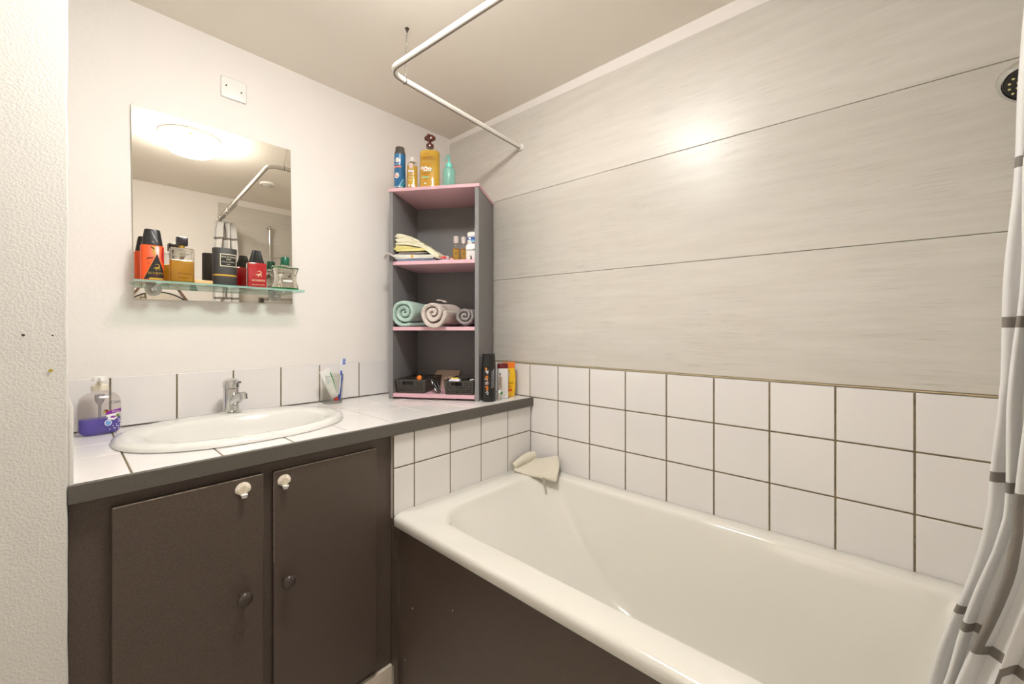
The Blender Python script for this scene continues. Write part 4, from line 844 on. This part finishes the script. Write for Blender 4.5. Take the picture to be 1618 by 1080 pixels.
em2 = em.copy(); em2.name = 'hall_fill_diffuser'; em2.node_tree.nodes['Principled BSDF'].inputs['Emission Strength'].default_value = HALL_FILL_POWER
bm = B(); lathe(bm, [(.245, -.0205), (.245, -.05), (.20, -.065), (.001, -.07)], 40); new_obj('diffuser', bm, em2, hl, 60)
t = thing('ceiling_vent', 'small round white ceiling vent seen in the mirror', 'vent', (-.436, -1.475, H))
bm = B(); lathe(bm, [(.030, 0), (.046, 0), (.048, -.006), (.044, -.012), (.034, -.013), (.033, -.004)], 32); new_obj('vent_ring', bm, WHITEP, t, 40)
bm = B(); lathe(bm, [(.001, -.010), (.028, -.010), (.029, -.013), (.022, -.016), (.001, -.017)], 32); new_obj('vent_disc', bm, WHITEP, t, 40)

# ------------------------------------------------------------------ shower rail, chain, rings, curtain
RZ0 = 2.0
def arcpts(c, r, a0, a1, n=8): return [(c[0]+r*math.cos(a0+(a1-a0)*i/n), c[1]+r*math.sin(a0+(a1-a0)*i/n), RZ0) for i in range(n+1)]
A0 = Vector((-.009, -.511)); Bc = Vector((-.706, -.560)); E0 = Vector((-.606, YF+.009))
d1_ = (A0-Bc).normalized(); d2_ = (E0-Bc).normalized(); rb = .055
Pa, Pb = Bc+d1_*rb, Bc+d2_*rb
rp = [(A0.x, A0.y, RZ0), (Pa.x, Pa.y, RZ0)]
for i in range(1, 9):
    q = i/9; p_ = Pa*(1-q)**2 + Bc*2*q*(1-q) + Pb*q*q; rp.append((p_.x, p_.y, RZ0))
rp += [(Pb.x, Pb.y, RZ0), (E0.x, E0.y, RZ0)]
rail = thing('curtain_rail', 'white L-shaped shower curtain rail below the ceiling', 'curtain rail', (A0.x, A0.y, RZ0))
inv = Matrix.Translation((-A0.x, -A0.y, -RZ0))
bm = B(); tube(bm, rp, .0095, 16); xform(bm, inv); new_obj('rail_tube', bm, mat('white_rail', 'e6e2da', .25, coat=.4), rail, 60)
bm = B(); tube(bm, [(x, y, z-.0082) for x, y, z in rp], .0026, 8); xform(bm, inv); new_obj('rail_slot', bm, mat('slot_brown', '6d5f50', .5), rail, 60)
for p_, ax in ((rp[0], 'x'), (rp[-1], 'y')):
    bm = B(); lathe(bm, [(.001, 0), (.0155, 0), (.0155, .005), (.0125, .009), (.010, .012)], 24)
    xform(bm, inv @ (Matrix.Translation((p_[0]+.0025, p_[1], p_[2])) @ Matrix.Rotation(-PI/2, 4, 'Y') if ax == 'x' else Matrix.Translation((p_[0], p_[1]-.002, p_[2])) @ Matrix.Rotation(-PI/2, 4, 'X'))); new_obj('wall_flange', bm, WHITEP, rail, 40)
ch = thing('hanging_chain', 'fine metal chain from a ceiling hook to the curtain rail', 'chain', (-.617, -.531, H))
top_p = Vector((-.617, -.531, H-.012)); bot_p = Vector((-.640, -.5545, RZ0+.012)); n = 34
bm = B()
for i in range(n):
    p_ = top_p.lerp(bot_p, (i+.5)/n); torus(bm, p_-Vector((-.617, -.531, H)), .0030, .0007, 'x' if i % 2 else 'y', 10, 5)
new_obj('chain_links', bm, mat('chain_metal', 'b4afa4', .3, .8), ch, 60)
bm = B(); lathe(bm, [(.007, 0), (.007, -.003), (.003, -.004), (.002, -.010)], 14); torus(bm, (0, 0, -.010), .0035, .0012, 'y'); new_obj('ceiling_hook', bm, DCHROME, ch, 40)
bm = B(); torus(bm, bot_p-Vector((-.617, -.531, H))-Vector((0, 0, .011)), .0112, .0013, 'x'); new_obj('rail_ring', bm, DCHROME, ch, 60)
# end chain near the wall end of the rail is the row of curtain rings
def rail_pt(y): q = (y-Pb.y)/(E0.y-Pb.y); return Pb.x+(E0.x-Pb.x)*q
ry = [-1.40-.047*i for i in range(8)] + [-1.80-.016*i for i in range(10)]
r0 = None
for i, y in enumerate(ry):
    if r0 is None:
        bm = B(); torus(bm, (0, 0, 0), .0155, .0013, 'y', 22, 6, Matrix.Rotation(.25, 4, 'Z')); r0 = new_obj('curtain_ring', bm, DCHROME, None, 60); o = r0
    else: o = r0.copy(); COL.objects.link(o)
    o.location = (rail_pt(y), y, RZ0-.0055); o.rotation_euler = (0, 0, random.uniform(-.3, .3))
    bunch = i >= 8
    tag(o, 'dark metal curtain ring bunched above the shower curtain' if bunch else 'dark metal ring hanging free on the curtain rail, %s from the bend' % ('first second third fourth fifth sixth seventh eighth'.split()[min(i, 7)]), 'curtain ring', 'rings above the bunched curtain' if bunch else 'empty rings along the rail')

def curtain_material():
    m = bpy.data.materials.new('shower_curtain_fabric'); m.use_nodes = True; nt = m.node_tree; N = nt.nodes; L = nt.links; p = N['Principled BSDF']; out = N['Material Output']
    uv = N.new('ShaderNodeUVMap'); uv.uv_map = 'UVMap'
    br = N.new('ShaderNodeTexBrick'); br.inputs['Scale'].default_value = 1; br.inputs['Brick Width'].default_value = .24; br.inputs['Row Height'].default_value = .22; br.inputs['Mortar Size'].default_value = .0075; br.inputs['Mortar Smooth'].default_value = 0
    br.offset = .5; br.inputs['Color1'].default_value = lin('efedea'); br.inputs['Color2'].default_value = lin('efedea'); br.inputs['Mortar'].default_value = lin('8d857c')
    mp = N.new('ShaderNodeMapping'); mp.inputs['Location'].default_value = (.03, .13, 0); L.new(uv.outputs[0], mp.inputs[0]); L.new(mp.outputs[0], br.inputs['Vector'])
    wv = N.new('ShaderNodeTexNoise'); wv.inputs['Scale'].default_value = 900; bp = N.new('ShaderNodeBump'); bp.inputs['Strength'].default_value = .15; bp.inputs['Distance'].default_value = .001; L.new(wv.outputs['Fac'], bp.inputs['Height'])
    L.new(br.outputs['Color'], p.inputs['Base Color']); p.inputs['Roughness'].default_value = .5; L.new(bp.outputs[0], p.inputs['Normal'])
    t = N.new('ShaderNodeBsdfTranslucent'); L.new(br.outputs['Color'], t.inputs[0])
    ms = N.new('ShaderNodeMixShader'); ms.inputs[0].default_value = .22; L.new(p.outputs[0], ms.inputs[1]); L.new(t.outputs[0], ms.inputs[2]); L.new(ms.outputs[0], out.inputs[0]); return m
def interp(x, xs, ys_):
    for i in range(len(xs)-1):
        if x <= xs[i+1]: 
            q = max(0, min(1, (x-xs[i])/(xs[i+1]-xs[i]))); return ys_[i]+(ys_[i+1]-ys_[i])*q
    return ys_[-1]
bm = B(); uvl = bm.loops.layers.uv.new('UVMap'); NS, NZ = 150, 90; NP = 3.0; grid = []
z_lo, z_hi = .43, RZ0-.026
for j in range(NZ+1):
    z = z_lo+(z_hi-z_lo)*j/NZ; row = []; s = 0; prev = None
    ym = interp(z, [.05, .5, .72, .87, .93, 1.08, 1.2, 1.4, 1.55, 1.97], [-1.73, -1.762, -1.800, -1.831, -1.839, -1.843, -1.849, -1.857, -1.866, -1.875])
    sh = interp(z, [.43, .62, .9, 1.1], [.075, .070, .02, 0])
    gat = interp(z, [0, 1.7, 1.93, 1.98], [1, 1, .8, .55])
    for i in range(NS+1):
        q = i/NS; x = -.505-.150*q; c = -.5878; x = c+(x-c)*gat + sh - .012*math.sin(2*PI*NP*q*2+.6)
        amp = (.026+.006*math.sin(q*11+z*1.5))*(.55+.45*gat)
        ph = 2*PI*NP*q + .5*math.sin(z*1.7)
        y = ym - amp - .012*q + amp*math.sin(ph) + .002*math.sin(z*21+q*9)
        v = Vector((x, y, z)); 
        if prev is not None: s += (v-prev).length
        prev = v; row.append((bm.verts.new(v), s, z))
    grid.append(row)
for a, b in zip(grid, grid[1:]):
    for i in range(NS):
        f = bm.faces.new((a[i][0], a[i+1][0], b[i+1][0], b[i][0]))
        for l, q in zip(f.loops, (a[i], a[i+1], b[i+1], b[i])): l[uvl].uv = (q[1], q[2])
cur = new_obj('shower_curtain', bm, curtain_material(), None, 'keep')
for p_ in cur.data.polygons: p_.use_smooth = True
md = cur.modifiers.new('t', 'SOLIDIFY'); md.thickness = .0009
tag(cur, 'white shower curtain printed with grey rectangle lines, bunched at the right', 'shower curtain')

# ------------------------------------------------------------------ shower set on the end wall
sr = thing('shower_rail', 'chrome shower riser rail on the end wall, seen in the mirror', 'shower rail', (-.26, YF+.006, 1.40))
yo = .045
bm = B(); tube(bm, [(0, yo, .01), (0, yo, .60)], .009, 16); new_obj('riser_pole', bm, CHROME, sr, 50)
for z in (.0, .60):
    bm = B(); bmesh.ops.create_uvsphere(bm, u_segments=20, v_segments=12, radius=.018, matrix=Matrix.Translation((0, yo, z+.005))); tube(bm, [(0, .0005, z+.005), (0, yo, z+.005)], .009, 14); new_obj('end_bracket', bm, CHROME, sr, 60)
bm = B(); tube(bm, [(0, yo-.014, .29), (0, yo+.014, .29)], .017, 18); tube(bm, [(0, yo, .29), (0, yo+.024, .295)], .011, 14); new_obj('slider', bm, BLACKP, sr, 50)
hh = thing('handheld_shower', 'chrome handheld shower head with black face above the bath', 'shower head', (-.225, -1.928, 1.630), 0)
nrm = Vector((-.42, .35, -.84)).normalized(); q_ = Vector((0, 0, -1)).rotation_difference(nrm).to_matrix().to_4x4()
bm = B(); lathe(bm, [(.006, .032), (.016, .030), (.034, .018), (.047, .006), (.050, -.002), (.047, -.008), (.041, -.009), (.0405, -.006), (.001, -.006)][::-1], 40); xform(bm, q_); new_obj('head_shell', bm, CHROME, hh, 50)
bm = B(); lathe(bm, [(.0385, -.0105), (.040, -.006), (.001, -.0058)][::-1], 36); 
bm.free(); bm = B(); lathe(bm, [(.001, -.0105), (.037, -.0105), (.0400, -.0065), (.001, -.0060)], 36); xform(bm, q_); new_obj('face_plate', bm, BLACKP, hh, 50)
bm = B()
for R_, k in ((0, 1), (.010, 6), (.020, 11), (.030, 16)):
    for i in range(k):
        a = 2*PI*i/k; bmesh.ops.create_uvsphere(bm, u_segments=8, v_segments=6, radius=.0022, matrix=Matrix.Translation((R_*math.cos(a), R_*math.sin(a), -.0108)))
xform(bm, q_); new_obj('nozzles', bm, mat('cream_nozzles', 'd8cf8e', .5), hh, 60)
hp = Vector((-.26, YF+.006+yo+.034, 1.70))-Vector((-.225, -1.928, 1.630))
bm = B(); tube(bm, [-nrm*.026, -nrm*.036+Vector((-.004, -.02, .012)), hp, hp+Vector((-.004, -.03, -.05)), hp+Vector((-.006, -.035, -.12))], [.010, .011, .012, .011, .009], 16); new_obj('handle', bm, CHROME, hh, 60)
mx_ = thing('shower_mixer', 'chrome bar mixer on the end wall, low in the mirror', 'mixer', (-.205, YF+.006, 1.445-.035))
bm = B(); box(bm, -.125, .14, 0.0005, .006, -.035, .03, .002, 1); new_obj('wall_plate', bm, mat('grey_plate', 'a09a90', .35, .3), mx_)
bm = B(); tube(bm, [(-.10, .04, 0), (.12, .04, 0)], .019, 22)
for x in (-.07, .08): tube(bm, [(x, .004, 0), (x, .03, 0)], .022, 22)
new_obj('mixer_bar', bm, CHROME, mx_, 40)
for x in (-.1245, .1205):
    bm = B(); tube(bm, [(x, .04, 0), (x+(.024 if x > 0 else -.0)+0, .04, 0)] if x > 0 else [(x, .04, 0), (x+.024, .04, 0)], .021, 22); new_obj('control_knob', bm, DCHROME, mx_, 40)
# round strap mirror on the end wall (appears in the mirror)
rm = thing('round_mirror', 'round black rimmed mirror hung on brown straps, reflected below the glass shelf', 'mirror', (-.943, YF, 1.222))
bm = B(); torus(bm, (0, .010, 0), .219, .0045, 'y', 72, 8); new_obj('rim', bm, BLACKP, rm, 60)
bm = B(); bmesh.ops.create_circle(bm, cap_ends=True, segments=64, radius=.216); xform(bm, Matrix.Translation((0, .010, 0)) @ Matrix.Rotation(-PI/2, 4, 'X')); new_obj('mirror_glass', bm, SILVER, rm, 'keep')
bm = B(); lathe(bm, [(.001, 0.001), (.216, .001), (.216, .008), (.001, .008)], 48); xform(bm, Matrix.Rotation(-PI/2, 4, 'X')); new_obj('backing', bm, BLACKP, rm, 40)
LEATH = mat('brown_leather', '6e5140', .5)
for s in (-1, 1):
    a = Vector((s*.004, 0, .408)); b = Vector((s*.180, 0, .125)); d = (b-a).normalized(); nn = Vector((d.z, 0, -d.x))*.0065
    bm = B(); f = [a+nn, b+nn, b-nn, a-nn]; loft(bm, [[p+Vector((0, .0145, 0)) for p in f], [p+Vector((0, .0175, 0)) for p in f]]); new_obj('strap', bm, LEATH, rm)
bm = B(); lathe(bm, [(.009, 0), (.009, .016), (.013, .018), (.012, .024), (.001, .026)], 20); xform(bm, Matrix.Translation((0, .0005, .405)) @ Matrix.Rotation(-PI/2, 4, 'X')); new_obj('peg', bm, LEATH, rm, 40)

# ------------------------------------------------------------------ wash mitt on the corner of the bath
FX0, FY0 = -.010, YC-.002
mit = thing('wash_mitt', 'beige terry wash mitt folded over the corner of the bathtub', 'washcloth', (-.09, -.65, TZ))
MT = terry('cream_terry', 'ebe3d0', .10)
def surf(a, b):
    """a 0..1 from wall corner side to room side, b 0..1 from counter side (left) to right"""
    # plan quadrilateral: back-left, back-right, front-right, front-left
    BL, BR, FRr, FLl = Vector((-.080, -.585)), Vector((-.017, -.722)), Vector((-.116, -.786)), Vector((-.158, -.600))
    p = BL.lerp(BR, b).lerp(FLl.lerp(FRr, b), a)
    hb = .050*(1-a)**1.2*(.25+.75*b) + .012; out_ = .008*math.sin(PI*a)*b**3; p = p + Vector((.35, -1)).normalized()*out_ + Vector((-.9, -.3))*(.006*math.sin(PI*b)*a**3)
    z = TZ + hb*(1 if True else 0) + .004*noise.noise(Vector((a*4, b*4, 2)))
    dro = max(0, a-.86)/.14; z -= .016*dro*dro*(.5+b*.6)
    return Vector((p.x, p.y, z))
bm = B(); n = 26; G = [[bm.verts.new(surf(i/n, j/n)-Vector((-.09, -.65, TZ))) for j in range(n+1)] for i in range(n+1)]
for i in range(n):
    for j in range(n): bm.faces.new((G[i][j], G[i+1][j], G[i+1][j+1], G[i][j+1]))
o = new_obj('mitt_body', bm, MT, mit, 'keep'); 
for p_ in o.data.polygons: p_.use_smooth = True
md = o.modifiers.new('t', 'SOLIDIFY'); md.thickness = .009; md.offset = -1
bm = B(); pts = [Vector((-.150, -.597, TZ+.020)), Vector((-.125, -.600, TZ+.030)), Vector((-.095, -.604, TZ+.038)), Vector((-.062, -.612, TZ+.046)), Vector((-.045, -.618, TZ+.046))]
tube(bm, [p-Vector((-.09, -.65, TZ)) for p in resample(pts, .008)], [.012+.007*min(1, i/6) if i < 12 else .019-.002*(i-12) for i in range(len(resample(pts, .008)))], 18)
for v in bm.verts: v.co += v.normal*0 + Vector((0, 0, .003*noise.noise(v.co*50)))
new_obj('rolled_edge', bm, MT, mit, 60)
bm = B(); rings = []
for k in range(7):
    q = k/6; c = Vector((-.140-.004*q, -.7405-.012*q, TZ+.006-.034*q)); wv = .006*(1-.3*q); rings.append([c+Vector((-wv*.6, wv*.6, 0)), c+Vector((wv*.6, -wv*.6, 0)), c+Vector((wv*.6+.001, -wv*.6+.001, 0)), c+Vector((-wv*.6+.001, wv*.6+.001, 0))])
for r in rings:
    for i in range(4): r[i] = r[i]-Vector((-.09, -.65, TZ))
loft(bm, rings); o = new_obj('care_tag', bm, mat('grey_green_tag', 'a9a78e', .7), mit); o['label'] = 'small hanging care tag'
